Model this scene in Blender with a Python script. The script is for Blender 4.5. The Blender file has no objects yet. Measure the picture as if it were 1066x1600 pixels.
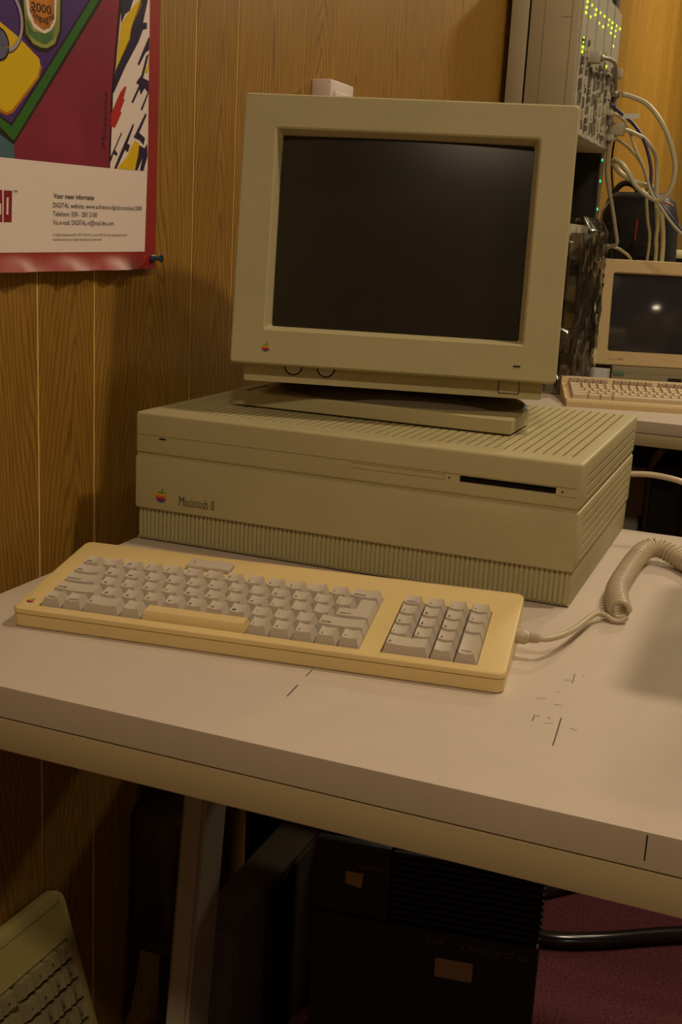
import bpy, bmesh, math, random
from mathutils import Vector, Matrix

random.seed(7)
scene = bpy.context.scene
COL = scene.collection
ZD = 0.72                      # height of the desk top above the floor
PI = math.pi

# ------------------------------------------------------------------ camera
YAW, PITCH, ROLL = -0.3652, 0.2358, 0.0539
cy, sy, cp, sp = math.cos(YAW), math.sin(YAW), math.cos(PITCH), math.sin(PITCH)
fwd = Vector((sy * cp, cy * cp, -sp))
rgt = Vector((cy, -sy, 0))
upv = rgt.cross(fwd)
r2 = rgt * math.cos(ROLL) + upv * math.sin(ROLL)
u2 = upv * math.cos(ROLL) - rgt * math.sin(ROLL)
cam_d = bpy.data.cameras.new('camera')
cam = bpy.data.objects.new('camera', cam_d)
COL.objects.link(cam)
M = Matrix((r2, u2, -fwd)).transposed().to_4x4()
M.translation = Vector((0.6395, -1.0489, 0.3326 + ZD))
cam.matrix_world = M
cam_d.sensor_fit = 'VERTICAL'
cam_d.sensor_height = 36.0
cam_d.sensor_width = 24.0
cam_d.lens = 1800.0 / 1600.0 * 36.0
cam_d.clip_start = 0.02
scene.camera = cam

# ------------------------------------------------------------------ world, lamps, exposure
world = bpy.data.worlds.new('room_world')
scene.world = world
world.use_nodes = True
world.node_tree.nodes['Background'].inputs[0].default_value = (0.02, 0.017, 0.012, 1)
world.node_tree.nodes['Background'].inputs[1].default_value = 0.3
scene.view_settings.view_transform = 'Standard'
scene.view_settings.look = 'None'
scene.view_settings.gamma = 1.0
scene.view_settings.use_curve_mapping = False
scene.view_settings.exposure = 0.0
WARM = (1.0, 0.79, 0.55)


def ceiling_lamp(name, x, y, power, size, z=2.66, color=WARM):
    l = bpy.data.lights.new(name, 'AREA')
    l.shape = 'DISK'
    l.size = size
    l.energy = power
    l.color = color
    o = bpy.data.objects.new(name, l)
    COL.objects.link(o)
    o.location = (x, y, z)
    return o


ceiling_lamp('ceiling_lamp_right', 1.17, 0.27, 17.5, 0.16)
ceiling_lamp('ceiling_lamp_rear', 1.12, 1.25, 7, 0.16)
ceiling_lamp('ceiling_lamp_far', 1.1, 3.5, 55, 0.3, color=(1.0, 0.84, 0.55))
ceiling_lamp('ceiling_lamp_front', 1.0, -1.85, 24, 0.25)
ceiling_lamp('ceiling_lamp_distant', 4.2, -4.2, 22, 0.3)

# ------------------------------------------------------------------ materials
MATS = {}


def srgb(r, g, b):
    def f(c):
        c /= 255.0
        return c / 12.92 if c <= 0.04045 else ((c + 0.055) / 1.055) ** 2.4
    return (f(r), f(g), f(b), 1.0)


def mat(name, color, rough=0.5, spec=0.5, metal=0.0, noise=0.0, nscale=40.0, bump=0.0, bscale=300.0, emit=None, estr=0.0):
    if name in MATS:
        return MATS[name]
    m = bpy.data.materials.new(name)
    m.use_nodes = True
    nt = m.node_tree
    b = nt.nodes['Principled BSDF']
    col = tuple(color) if len(color) == 4 else tuple(color) + (1.0,)
    b.inputs['Base Color'].default_value = col
    b.inputs['Roughness'].default_value = rough
    b.inputs['Specular IOR Level'].default_value = spec
    b.inputs['Metallic'].default_value = metal
    tc = None
    if noise > 0 or bump > 0:
        tc = nt.nodes.new('ShaderNodeTexCoord')
    if noise > 0:
        n = nt.nodes.new('ShaderNodeTexNoise')
        n.inputs['Scale'].default_value = nscale
        n.inputs['Detail'].default_value = 5
        nt.links.new(tc.outputs['Object'], n.inputs['Vector'])
        r = nt.nodes.new('ShaderNodeValToRGB')
        r.color_ramp.elements[0].position = 0.3
        r.color_ramp.elements[1].position = 0.7
        r.color_ramp.elements[0].color = tuple(c * (1 - noise) for c in col[:3]) + (1,)
        r.color_ramp.elements[1].color = tuple(min(1, c * (1 + noise)) for c in col[:3]) + (1,)
        nt.links.new(n.outputs['Fac'], r.inputs['Fac'])
        nt.links.new(r.outputs['Color'], b.inputs['Base Color'])
    if bump > 0:
        n2 = nt.nodes.new('ShaderNodeTexNoise')
        n2.inputs['Scale'].default_value = bscale
        n2.inputs['Detail'].default_value = 3
        nt.links.new(tc.outputs['Object'], n2.inputs['Vector'])
        bp = nt.nodes.new('ShaderNodeBump')
        bp.inputs['Strength'].default_value = bump
        bp.inputs['Distance'].default_value = 0.001
        nt.links.new(n2.outputs['Fac'], bp.inputs['Height'])
        nt.links.new(bp.outputs['Normal'], b.inputs['Normal'])
    if emit:
        b.inputs['Emission Color'].default_value = tuple(emit) + (1,)
        b.inputs['Emission Strength'].default_value = estr
    MATS[name] = m
    return m


def wood_material():
    m = bpy.data.materials.new('oak_veneer')
    m.use_nodes = True
    nt = m.node_tree
    N, L = nt.nodes, nt.links
    b = N['Principled BSDF']
    b.inputs['Roughness'].default_value = 0.42
    b.inputs['Specular IOR Level'].default_value = 0.35
    tc = N.new('ShaderNodeTexCoord')
    oi = N.new('ShaderNodeObjectInfo')
    sep = N.new('ShaderNodeSeparateXYZ')
    L.new(tc.outputs['Object'], sep.inputs[0])

    def math_(op, a, b_=None, c=None):
        n = N.new('ShaderNodeMath')
        n.operation = op
        for i, v in enumerate((a, b_, c)):
            if v is None:
                continue
            if isinstance(v, (int, float)):
                n.inputs[i].default_value = v
            else:
                L.new(v, n.inputs[i])
        return n.outputs[0]
    rnd = oi.outputs['Random']
    # slow wobble along the board
    comb = N.new('ShaderNodeCombineXYZ')
    L.new(math_('MULTIPLY', rnd, 37.0), comb.inputs[0])
    L.new(math_('MULTIPLY', sep.outputs[1], 9.0), comb.inputs[1])
    L.new(math_('MULTIPLY', sep.outputs[2], 1.7), comb.inputs[2])
    n1 = N.new('ShaderNodeTexNoise')
    n1.inputs['Scale'].default_value = 1.0
    n1.inputs['Detail'].default_value = 3.0
    L.new(comb.outputs[0], n1.inputs['Vector'])
    # cathedral grain: nested arches about the middle of the board
    yc = math_('ADD', sep.outputs[1], math_('MULTIPLY', math_('SUBTRACT', rnd, 0.5), 0.03))
    yabs = math_('POWER', math_('ABSOLUTE', yc), 1.25)
    f = math_('ADD', math_('MULTIPLY', yabs, 330.0), math_('MULTIPLY', sep.outputs[2], 22.0))
    f = math_('ADD', f, math_('MULTIPLY', n1.outputs['Fac'], 16.0))
    f = math_('ADD', f, math_('MULTIPLY', rnd, 10.0))
    band = math_('SINE', math_('MULTIPLY', f, 5.2))
    band = math_('POWER', math_('MULTIPLY_ADD', band, 0.5, 0.5), 3.0)
    # fine pores, stretched along the board
    comb2 = N.new('ShaderNodeCombineXYZ')
    L.new(math_('MULTIPLY', rnd, 91.0), comb2.inputs[0])
    L.new(math_('MULTIPLY', sep.outputs[1], 420.0), comb2.inputs[1])
    L.new(math_('MULTIPLY', sep.outputs[2], 16.0), comb2.inputs[2])
    n2 = N.new('ShaderNodeTexNoise')
    n2.inputs['Scale'].default_value = 1.0
    n2.inputs['Detail'].default_value = 4.0
    L.new(comb2.outputs[0], n2.inputs['Vector'])
    pores = N.new('ShaderNodeValToRGB')
    pores.color_ramp.elements[0].position = 0.36
    pores.color_ramp.elements[1].position = 0.62
    L.new(n2.outputs['Fac'], pores.inputs['Fac'])
    mix = math_('MULTIPLY_ADD', band, -0.29, 1.0)
    mix = math_('MULTIPLY', mix, math_('MULTIPLY_ADD', pores.outputs['Color'], 0.24, 0.76))
    mix = math_('MULTIPLY', mix, math_('MULTIPLY_ADD', rnd, 0.16, 0.9))
    ramp = N.new('ShaderNodeValToRGB')
    ramp.color_ramp.elements[0].position = 0.28
    ramp.color_ramp.elements[1].position = 1.0
    ramp.color_ramp.elements[0].color = (0.085, 0.040, 0.006, 1)
    ramp.color_ramp.elements[1].color = (0.40, 0.215, 0.034, 1)
    L.new(mix, ramp.inputs['Fac'])
    L.new(ramp.outputs['Color'], b.inputs['Base Color'])
    return m


def film_material():
    m = bpy.data.materials.new('clear_film')
    m.use_nodes = True
    nt = m.node_tree
    for n in list(nt.nodes):
        nt.nodes.remove(n)
    out = nt.nodes.new('ShaderNodeOutputMaterial')
    tr = nt.nodes.new('ShaderNodeBsdfTransparent')
    tr.inputs[0].default_value = (0.93, 0.93, 0.89, 1)
    gl = nt.nodes.new('ShaderNodeBsdfGlossy')
    gl.inputs['Roughness'].default_value = 0.12
    fr = nt.nodes.new('ShaderNodeFresnel')
    fr.inputs[0].default_value = 1.6
    mx = nt.nodes.new('ShaderNodeMixShader')
    nt.links.new(fr.outputs[0], mx.inputs[0])
    nt.links.new(tr.outputs[0], mx.inputs[1])
    nt.links.new(gl.outputs[0], mx.inputs[2])
    nt.links.new(mx.outputs[0], out.inputs[0])
    return m


MACP = mat('platinum_plastic', (0.46, 0.405, 0.215), 0.5, 0.35, noise=0.04, nscale=12, bump=0.12, bscale=900)
MACD = mat('platinum_plinth', (0.42, 0.37, 0.195), 0.55, 0.3)
KBCASE = mat('yellowed_plastic', (0.68, 0.52, 0.23), 0.42, 0.4, noise=0.03, nscale=9)
KEYC = mat('keycap_plastic', (0.52, 0.455, 0.36), 0.5, 0.35)
INK = mat('dark_ink', (0.02, 0.018, 0.016), 0.6, 0.2)
INKGREY = mat('grey_ink', (0.05, 0.045, 0.04), 0.6, 0.2)
BLACK = mat('black_plastic', (0.012, 0.011, 0.010), 0.45, 0.4)
DEEP = mat('dark_recess', (0.010, 0.008, 0.006), 0.9, 0.1)
SCREEN = mat('crt_glass', (0.030, 0.026, 0.020), 0.22, 0.45)
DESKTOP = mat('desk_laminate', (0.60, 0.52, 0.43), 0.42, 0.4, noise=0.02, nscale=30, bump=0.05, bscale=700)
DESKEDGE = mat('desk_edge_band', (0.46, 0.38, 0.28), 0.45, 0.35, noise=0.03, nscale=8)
APRON = mat('desk_steel_paint', (0.44, 0.36, 0.20), 0.42, 0.4, noise=0.02, nscale=10)
LEGPAINT = mat('leg_paint', (0.36, 0.30, 0.22), 0.45, 0.4)
CORD = mat('cord_beige', (0.48, 0.40, 0.27), 0.4, 0.4)
WOOD = wood_material()
GROOVE = mat('groove_tan', (0.85, 0.62, 0.20), 0.6, 0.2)
HUBG = mat('hub_grey_plastic', (0.43, 0.37, 0.245), 0.55, 0.3, noise=0.03, nscale=15)
HUBM = mat('hub_module_face', (0.46, 0.43, 0.34), 0.5, 0.3, noise=0.05, nscale=60)
METAL = mat('dull_metal', (0.42, 0.39, 0.33), 0.3, 0.5, metal=0.9)
LEDY = mat('led_yellow_green', (0.5, 0.8, 0.02), 0.4, emit=(0.55, 0.95, 0.02), estr=2.2)
LEDG = mat('led_green', (0.02, 0.7, 0.3), 0.4, emit=(0.02, 0.85, 0.35), estr=1.6)
WCABLE = mat('cable_cream', (0.48, 0.44, 0.28), 0.4, 0.4)
GCABLE = mat('cable_grey', (0.30, 0.26, 0.19), 0.5, 0.3)
BCABLE = mat('cable_blue', (0.05, 0.04, 0.13), 0.45, 0.4)
BAGM = mat('bag_nylon', (0.007, 0.0065, 0.0065), 0.55, 0.3, noise=0.3, nscale=30, bump=0.4, bscale=120)
REDP = mat('red_piping', (0.35, 0.025, 0.02), 0.5)
TERM = mat('terminal_plastic', (0.62, 0.47, 0.24), 0.48, 0.35)
TERMD = mat('terminal_base_plastic', (0.30, 0.25, 0.15), 0.5, 0.3)
TKEY = mat('terminal_keys', (0.58, 0.47, 0.30), 0.5, 0.3)
TKEYG = mat('terminal_function_keys', (0.44, 0.34, 0.23), 0.5, 0.3)
PAPER = mat('white_paper', (0.66, 0.68, 0.66), 0.7, 0.2)
CARPET = mat('maroon_carpet', (0.105, 0.030, 0.034), 0.95, 0.1, noise=0.5, nscale=260, bump=0.6, bscale=500)
PLASTER = mat('cream_plaster', (0.25, 0.20, 0.13), 0.8, 0.2)
CEILM = mat('ceiling_tile', (0.40, 0.37, 0.31), 0.9, 0.1)
TOWER = mat('tower_black', (0.014, 0.012, 0.013), 0.55, 0.3)
GREYBOX = mat('dark_grey_case', (0.13, 0.105, 0.085), 0.5, 0.3)
FILM = film_material()
CHROMEB = mat('black_tube', (0.012, 0.012, 0.013), 0.18, 0.6)


# ------------------------------------------------------------------ helpers
def link(name, me, m=None, parent=None, smooth=None):
    o = bpy.data.objects.new(name, me)
    COL.objects.link(o)
    if m is not None:
        if isinstance(m, (list, tuple)):
            for q in m:
                me.materials.append(q)
        elif len(me.materials) == 0:
            me.materials.append(m)
    if parent is not None:
        o.parent = parent
    if smooth is not None:
        me.shade_smooth() if smooth is True else me.set_sharp_from_angle(angle=math.radians(smooth)) if False else None
    return o


def tag(o, label, cat, group=None, kind=None):
    if label:
        o['label'] = label
    if cat:
        o['category'] = cat
    if group:
        o['group'] = group
    if kind:
        o['kind'] = kind
    return o


def thing(name, label, cat, loc=(0, 0, 0), rot=(0, 0, 0), group=None):
    o = bpy.data.objects.new(name, None)
    o.empty_display_size = 0.05
    COL.objects.link(o)
    o.location = loc
    o.rotation_euler = rot
    return tag(o, label, cat, group)


def add_box(bm, x0, x1, y0, y1, z0, z1):
    vs = [bm.verts.new(p) for p in ((x0, y0, z0), (x1, y0, z0), (x1, y1, z0), (x0, y1, z0),
                                    (x0, y0, z1), (x1, y0, z1), (x1, y1, z1), (x0, y1, z1))]
    for f in ((0, 3, 2, 1), (4, 5, 6, 7), (0, 1, 5, 4), (1, 2, 6, 5), (2, 3, 7, 6), (3, 0, 4, 7)):
        bm.faces.new([vs[i] for i in f])
    return vs


def finish(bm, name='mesh', autosmooth=35.0):
    bmesh.ops.recalc_face_normals(bm, faces=bm.faces[:])
    me = bpy.data.meshes.new(name)
    bm.to_mesh(me)
    bm.free()
    if autosmooth:
        for p in me.polygons:
            p.use_smooth = True
        me.set_sharp_from_angle(angle=math.radians(autosmooth))
    return me


def box(name, b, m, parent=None, bevel=0.0, seg=2):
    """b = (x0,x1,y0,y1,z0,z1)"""
    bm = bmesh.new()
    add_box(bm, *b)
    if bevel > 0:
        bmesh.ops.bevel(bm, geom=bm.edges[:], offset=bevel, segments=seg, profile=0.5, affect='EDGES')
    return link(name, finish(bm, name), m, parent)


def boxes(name, bs, m, parent=None):
    bm = bmesh.new()
    for b in bs:
        add_box(bm, *b)
    return link(name, finish(bm, name, 0), m, parent)


def loft(rings, cap=True, name='loft', autosmooth=40):
    bm = bmesh.new()
    R = [[bm.verts.new(p) for p in r] for r in rings]
    n = len(R[0])
    for a, b in zip(R, R[1:]):
        for i in range(n):
            j = (i + 1) % n
            bm.faces.new((a[i], a[j], b[j], b[i]))
    if cap:
        bm.faces.new(list(reversed(R[0])))
        bm.faces.new(R[-1])
    return finish(bm, name, autosmooth)


def round_rect(x0, x1, y0, y1, r, n=5):
    pts = []
    for cx, cyy, a0 in ((x1 - r, y1 - r, 0), (x0 + r, y1 - r, 90), (x0 + r, y0 + r, 180), (x1 - r, y0 + r, 270)):
        for k in range(n + 1):
            a = math.radians(a0 + 90.0 * k / n)
            pts.append((cx + r * math.cos(a), cyy + r * math.sin(a)))
    return pts


def tube_mesh(pts, r, n=8, closed=False, name='tube', caps=True):
    pts = [Vector(p) for p in pts]
    bm = bmesh.new()
    rings = []
    prev = None
    for i, p in enumerate(pts):
        if i == 0:
            t = pts[1] - pts[0]
        elif i == len(pts) - 1:
            t = pts[-1] - pts[-2]
        else:
            t = pts[i + 1] - pts[i - 1]
        t.normalize()
        if prev is None:
            a = Vector((0, 0, 1)) if abs(t.z) < 0.9 else Vector((1, 0, 0))
            u = t.cross(a).normalized()
        else:
            u = (prev - t * prev.dot(t)).normalized()
        prev = u
        v = t.cross(u)
        rr = r[i] if isinstance(r, (list, tuple)) else r
        rings.append([bm.verts.new(p + (u * math.cos(2 * PI * k / n) + v * math.sin(2 * PI * k / n)) * rr) for k in range(n)])
    for a, b in zip(rings, rings[1:]):
        for k in range(n):
            bm.faces.new((a[k], a[(k + 1) % n], b[(k + 1) % n], b[k]))
    if caps:
        bm.faces.new(list(reversed(rings[0])))
        bm.faces.new(rings[-1])
    return finish(bm, name, 60)


def spline(pts, k=8):
    """Catmull-Rom through pts"""
    P = [Vector(p) for p in pts]
    P = [P[0] * 2 - P[1]] + P + [P[-1] * 2 - P[-2]]
    out = []
    for i in range(1, len(P) - 2):
        for j in range(k):
            t = j / k
            a, b, c, d = P[i - 1], P[i], P[i + 1], P[i + 2]
            out.append(0.5 * ((2 * b) + (c - a) * t + (2 * a - 5 * b + 4 * c - d) * t * t + (3 * b - a - 3 * c + d) * t ** 3))
    out.append(P[-2])
    return out


def lathe(profile, n=32, name='lathe'):
    bm = bmesh.new()
    rings = [[bm.verts.new((r * math.cos(2 * PI * k / n), r * math.sin(2 * PI * k / n), z)) for k in range(n)] for r, z in profile]
    for a, b in zip(rings, rings[1:]):
        for k in range(n):
            bm.faces.new((a[k], a[(k + 1) % n], b[(k + 1) % n], b[k]))
    bm.faces.new(list(reversed(rings[0])))
    bm.faces.new(rings[-1])
    return finish(bm, name, 40)


def boolean_cut(obj, cutter_mesh):
    c = bpy.data.objects.new('cutter', cutter_mesh)
    COL.objects.link(c)
    c.parent = obj.parent
    md = obj.modifiers.new('cut', 'BOOLEAN')
    md.operation = 'DIFFERENCE'
    md.object = c
    md.solver = 'EXACT'
    dg = bpy.context.evaluated_depsgraph_get()
    me = bpy.data.meshes.new_from_object(obj.evaluated_get(dg))
    obj.modifiers.clear()
    obj.data = me
    bpy.data.objects.remove(c)
    for p in me.polygons:
        p.use_smooth = True
    me.set_sharp_from_angle(angle=math.radians(35))


def cutters(bs):
    bm = bmesh.new()
    for b in bs:
        add_box(bm, *b)
    return finish(bm, 'cutter', 0)


def poly_mesh(polys, name='poly', z=0.0):
    """flat polygons [(x,y)...] in the xy plane; triangulated safely"""
    bm = bmesh.new()
    for p in polys:
        vs = [bm.verts.new((a, b, z)) for a, b in p]
        es = [bm.edges.new((vs[i], vs[(i + 1) % len(vs)])) for i in range(len(vs))]
        bmesh.ops.triangle_fill(bm, use_beauty=True, use_dissolve=False, edges=es)
    for f in bm.faces:
        f.normal_update()
        if f.normal.z < 0:
            f.normal_flip()
    me = bpy.data.meshes.new(name)
    bm.to_mesh(me)
    bm.free()
    return me


_text_cache = {}


def text_mesh(txt, width=None, height=None, bold=0.0, shear=0.0):
    """flat lettering in the xy plane, lower-left corner at the origin"""
    key = (txt, width, height, bold, shear)
    if key in _text_cache:
        return _text_cache[key]
    cu = bpy.data.curves.new('lettering', 'FONT')
    cu.body = txt
    cu.size = 1.0
    cu.offset = bold
    cu.shear = shear
    cu.resolution_u = 3
    o = bpy.data.objects.new('lettering', cu)
    COL.objects.link(o)
    dg = bpy.context.evaluated_depsgraph_get()
    me = bpy.data.meshes.new_from_object(o.evaluated_get(dg))
    bpy.data.objects.remove(o)
    bpy.data.curves.remove(cu)
    xs = [v.co.x for v in me.vertices]
    ys = [v.co.y for v in me.vertices]
    x0, x1, y0, y1 = min(xs), max(xs), min(ys), max(ys)
    capy = 0.729 if len(txt) <= 2 or any(ch.isupper() or ch.isdigit() or ch in 'bdfhklt' for ch in txt) else (y1 - min(0, y0))
    sx = width / max(1e-6, x1 - x0) if width else None
    sY = height / capy if height else None
    if sx is None:
        sx = sY
    if sY is None:
        sY = sx
    for v in me.vertices:
        v.co.x = (v.co.x - x0) * sx
        v.co.y = v.co.y * sY
        v.co.z = 0
    _text_cache[key] = me
    return me


def lettering(name, txt, m, parent, mtx, width=None, height=None, bold=0.0, shear=0.0):
    me = text_mesh(txt, width, height, bold, shear)
    if me.materials and me.materials[0] is not m:
        me = me.copy()
        me.materials.clear()
    if len(me.materials) == 0:
        me.materials.append(m)
    o = bpy.data.objects.new(name, me)
    COL.objects.link(o)
    o.parent = parent
    o.matrix_local = mtx
    return o


def frame(o, ex, ey):
    ex = Vector(ex).normalized()
    ey = Vector(ey).normalized()
    ez = ex.cross(ey)
    m = Matrix((ex, ey, ez)).transposed().to_4x4()
    m.translation = Vector(o)
    return m


# rainbow apple badge, unit height about 1, in the xy plane
def apple_polys():
    body = []
    for k in range(48):
        a = 2 * PI * k / 48
        x = 0.42 * math.cos(a) * (1 + 0.06 * math.sin(a))
        y = 0.40 * math.sin(a)
        y -= 0.05 * math.exp(-(x / 0.12) ** 2) * (1 if math.sin(a) > 0 else -0.6)
        body.append((x, y - 0.08))
    bx, by, br = 0.46, -0.03, 0.17
    out = []
    for x, y in body:
        d = math.hypot(x - bx, y - by)
        if d < br:
            x, y = bx + (x - bx) * br / d, by + (y - by) * br / d
            x = min(x, bx - math.sqrt(max(0, br * br - (y - by) ** 2)))
        out.append((x, y))
    leaf = [(0.0, 0.33), (0.02, 0.45), (0.10, 0.54), (0.18, 0.56), (0.17, 0.45), (0.10, 0.36)]
    return out, leaf


def clip_y(poly, ylo, yhi):
    def half(p, y, keep):
        res = []
        for i in range(len(p)):
            a, b = p[i], p[(i + 1) % len(p)]
            ia, ib = keep(a[1]), keep(b[1])
            if ia:
                res.append(a)
            if ia != ib:
                t = (y - a[1]) / (b[1] - a[1])
                res.append((a[0] + t * (b[0] - a[0]), y))
        return res
    p = half(poly, ylo, lambda v: v >= ylo)
    return half(p, yhi, lambda v: v <= yhi) if len(p) > 2 else p


STRIPES = [mat('stripe_green', (0.10, 0.26, 0.03), 0.4), mat('stripe_yellow', (0.62, 0.42, 0.03), 0.4),
           mat('stripe_orange', (0.60, 0.18, 0.02), 0.4), mat('stripe_red', (0.45, 0.04, 0.03), 0.4),
           mat('stripe_purple', (0.16, 0.03, 0.12), 0.4), mat('stripe_blue', (0.03, 0.06, 0.25), 0.4)]


def apple_badge(parent, mtx, h):
    body, leaf = apple_polys()
    ys = [p[1] for p in body]
    y0, y1 = min(ys), max(ys)
    bm = bmesh.new()
    edges = [y1 + 0.01, 0.16, 0.05, -0.08, -0.21, -0.34, y0 - 0.01]
    allp = [(leaf, 0)]
    for i in range(6):
        c = clip_y(body, edges[i + 1], edges[i])
        if len(c) > 2:
            allp.append((c, i))
    for p, i in allp:
        vs = [bm.verts.new((a * h, b * h, 0)) for a, b in p]
        es = []
        for k in range(len(vs)):
            try:
                es.append(bm.edges.new((vs[k], vs[(k + 1) % len(vs)])))
            except ValueError:
                pass
        r = bmesh.ops.triangle_fill(bm, use_beauty=True, edges=es)
        for g in r['geom']:
            if isinstance(g, bmesh.types.BMFace):
                g.material_index = i
    for f in bm.faces:
        f.normal_update()
        if f.normal.z < 0:
            f.normal_flip()
    me = bpy.data.meshes.new('rainbow_badge')
    bm.to_mesh(me)
    bm.free()
    o = link('rainbow_badge', me, STRIPES, parent)
    o.matrix_local = mtx
    o['label'] = 'small rainbow striped apple badge'
    return o


# ------------------------------------------------------------------ room
def struct(o):
    o['kind'] = 'structure'
    return o


struct(box('floor', (-0.6, 5.0, -5.2, 7.8, -0.1, 0.0), CARPET))
struct(box('ceiling', (-0.6, 5.0, -5.2, 7.8, 2.7, 2.8), CEILM))
struct(box('wall_right', (5.0, 5.1, -5.2, 7.8, 0, 2.7), PLASTER))
struct(box('wall_front', (-0.6, 5.0, -5.3, -5.2, 0, 2.7), PLASTER))
struct(box('wall_back', (-0.6, 5.0, 7.8, 7.9, 0, 2.7), PLASTER))

WANG = math.radians(1.45)
wl = bpy.data.meshes.new('wall_left')
bm = bmesh.new()
add_box(bm, -0.10, -0.0010, -5.6, 8.0, 0, 2.7)
wl = finish(bm, 'wall_left', 0)
wall = struct(link('wall_left', wl, GROOVE))
wall.location = (-0.055, 0.36, 0)
wall.rotation_euler = (0, 0, -WANG)
gs = [-.438, -.341, -.138, -.035, .159, .261, .461, .552, .745, .855, 1.064, 1.176]
while gs[-1] < 7.2:
    gs.append(gs[-1] + (0.2 if len(gs) % 2 == 0 else 0.1013))
while gs[0] > -2.2:
    k = len(gs)
    gs.insert(0, gs[0] - (0.2 if round((gs[1] - gs[0]) * 100) < 15 else 0.1013))
plank_cache = {}
for a, b in zip(gs, gs[1:]):
    w = round(b - a, 3)
    if w not in plank_cache:
        bm = bmesh.new()
        g = 0.0013
        h = w / 2 - g
        prof = [(-0.0030, -h), (-0.0006, -h), (0.0, -h + 0.0006), (0.0, h - 0.0006), (-0.0006, h), (-0.0030, h)]
        lo = [bm.verts.new((x, y, -1.35)) for x, y in prof]
        hi = [bm.verts.new((x, y, 1.35)) for x, y in prof]
        for i in range(5):
            bm.faces.new((lo[i], lo[i + 1], hi[i + 1], hi[i]))
        plank_cache[w] = finish(bm, 'plank', 0)
        plank_cache[w].materials.append(WOOD)
    o = bpy.data.objects.new('plank', plank_cache[w])
    COL.objects.link(o)
    o.parent = wall
    o.location = (0, (a + b) / 2, 1.35)


def wall_pt(s, z, off=0.0):
    """point on the panelled wall: s along it, z above the desk top, off from its surface"""
    return Vector((-0.055 + s * math.sin(WANG) + off * math.cos(WANG), 0.36 + s * math.cos(WANG) - off * math.sin(WANG), ZD + z))


WDIR = Vector((math.sin(WANG), math.cos(WANG), 0))
WNRM = Vector((math.cos(WANG), -math.sin(WANG), 0))


# ------------------------------------------------------------------ desks
def make_desk(name, label, x0, x1, y0, y1, lean=0.0, colx=0.10):
    t = thing(name, label, 'desk', (x0, y0, 0))
    W, D = x1 - x0, y1 - y0
    bm = bmesh.new()
    add_box(bm, 0, W, 0, D, ZD - 0.024, ZD)
    es = [e for e in bm.edges if all(v.co.z > ZD - 0.001 for v in e.verts)]
    bmesh.ops.bevel(bm, geom=es, offset=0.0012, segments=2, profile=0.5, affect='EDGES')
    me = finish(bm, 'desk_top', 30)
    me.materials.append(DESKTOP)
    me.materials.append(DESKEDGE)
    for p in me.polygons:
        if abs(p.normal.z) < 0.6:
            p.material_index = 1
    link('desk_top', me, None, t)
    z0, z1 = ZD - 0.051, ZD - 0.0255
    box('rail', (0.001, W - 0.001, 0.0005, 0.026, z0, z1), APRON, t, 0.001)
    box('rail', (0.001, W - 0.001, D - 0.026, D - 0.0005, z0, z1), APRON, t, 0.001)
    box('rail', (0.001, 0.027, 0.026, D - 0.026, z0, z1), APRON, t, 0.001)
    box('rail', (W - 0.027, W - 0.001, 0.026, D - 0.026, z0, z1), APRON, t, 0.001)
    box('underside_panel', (0.027, W - 0.027, 0.026, D - 0.026, ZD - 0.027, ZD - 0.0242), DEEP, t)
    yc = 0.4
    for xc in (colx, W - colx):
        bm = bmesh.new()
        # flat column, leaning a little towards the front
        a = [(-0.014, -0.029), (0.014, -0.029), (0.014, 0.029), (-0.014, 0.029)]
        lo = [bm.verts.new((xc + p[0], yc + p[1] - lean * 0.40, 0.03)) for p in a]
        hi = [bm.verts.new((xc + p[0], yc + p[1] + lean * 0.22, z1)) for p in a]
        for i in range(4):
            bm.faces.new((lo[i], lo[(i + 1) % 4], hi[(i + 1) % 4], hi[i]))
        bm.faces.new(lo)
        bm.faces.new(hi)
        bmesh.ops.recalc_face_normals(bm, faces=bm.faces[:])
        bmesh.ops.bevel(bm, geom=[e for e in bm.edges if abs((e.verts[0].co - e.verts[1].co).z) > 0.1], offset=0.004, segments=2, affect='EDGES')
        lg = link('leg', finish(bm, 'leg'), LEGPAINT, t)
        box('foot', (xc - 0.025, xc + 0.025, 0.03, yc + 0.015, 0.0, 0.032), LEGPAINT, lg, 0.005)
        box('bracket', (xc - 0.03, xc + 0.03, 0.026, D - 0.026, ZD - 0.047, ZD - 0.0275), LEGPAINT, lg)
    return t


desk = make_desk('desk', 'cream laminate desk in the foreground carrying the large computer and the yellowed keyboard', -0.002, 1.55, -0.4025, 0.36, lean=0.125, colx=0.10)
# wear on the near desk: thin dark scratches and a nick in the edge band
DZ = ZD + 0.00025
scr = []


def scratch(pts, w):
    for (x0, y0), (x1, y1) in zip(pts, pts[1:]):
        d = Vector((x1 - x0, y1 - y0))
        n = Vector((-d.y, d.x)).normalized() * w / 2
        scr.append([(x0 + n.x, y0 + n.y), (x1 + n.x, y1 + n.y), (x1 - n.x, y1 - n.y), (x0 - n.x, y0 - n.y)])


second_desk = make_desk('desk', 'cream laminate desk in the background carrying the beige terminal and its keyboard', -0.005, 1.45, 1.322, 2.335, lean=0.0, colx=0.475)

# ------------------------------------------------------------------ the computer
mac = thing('desktop_computer', 'large beige desktop computer with rainbow badge under the big monitor', 'computer', (0, 0, ZD))
W, D, H = 0.474, 0.365, 0.140
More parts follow.
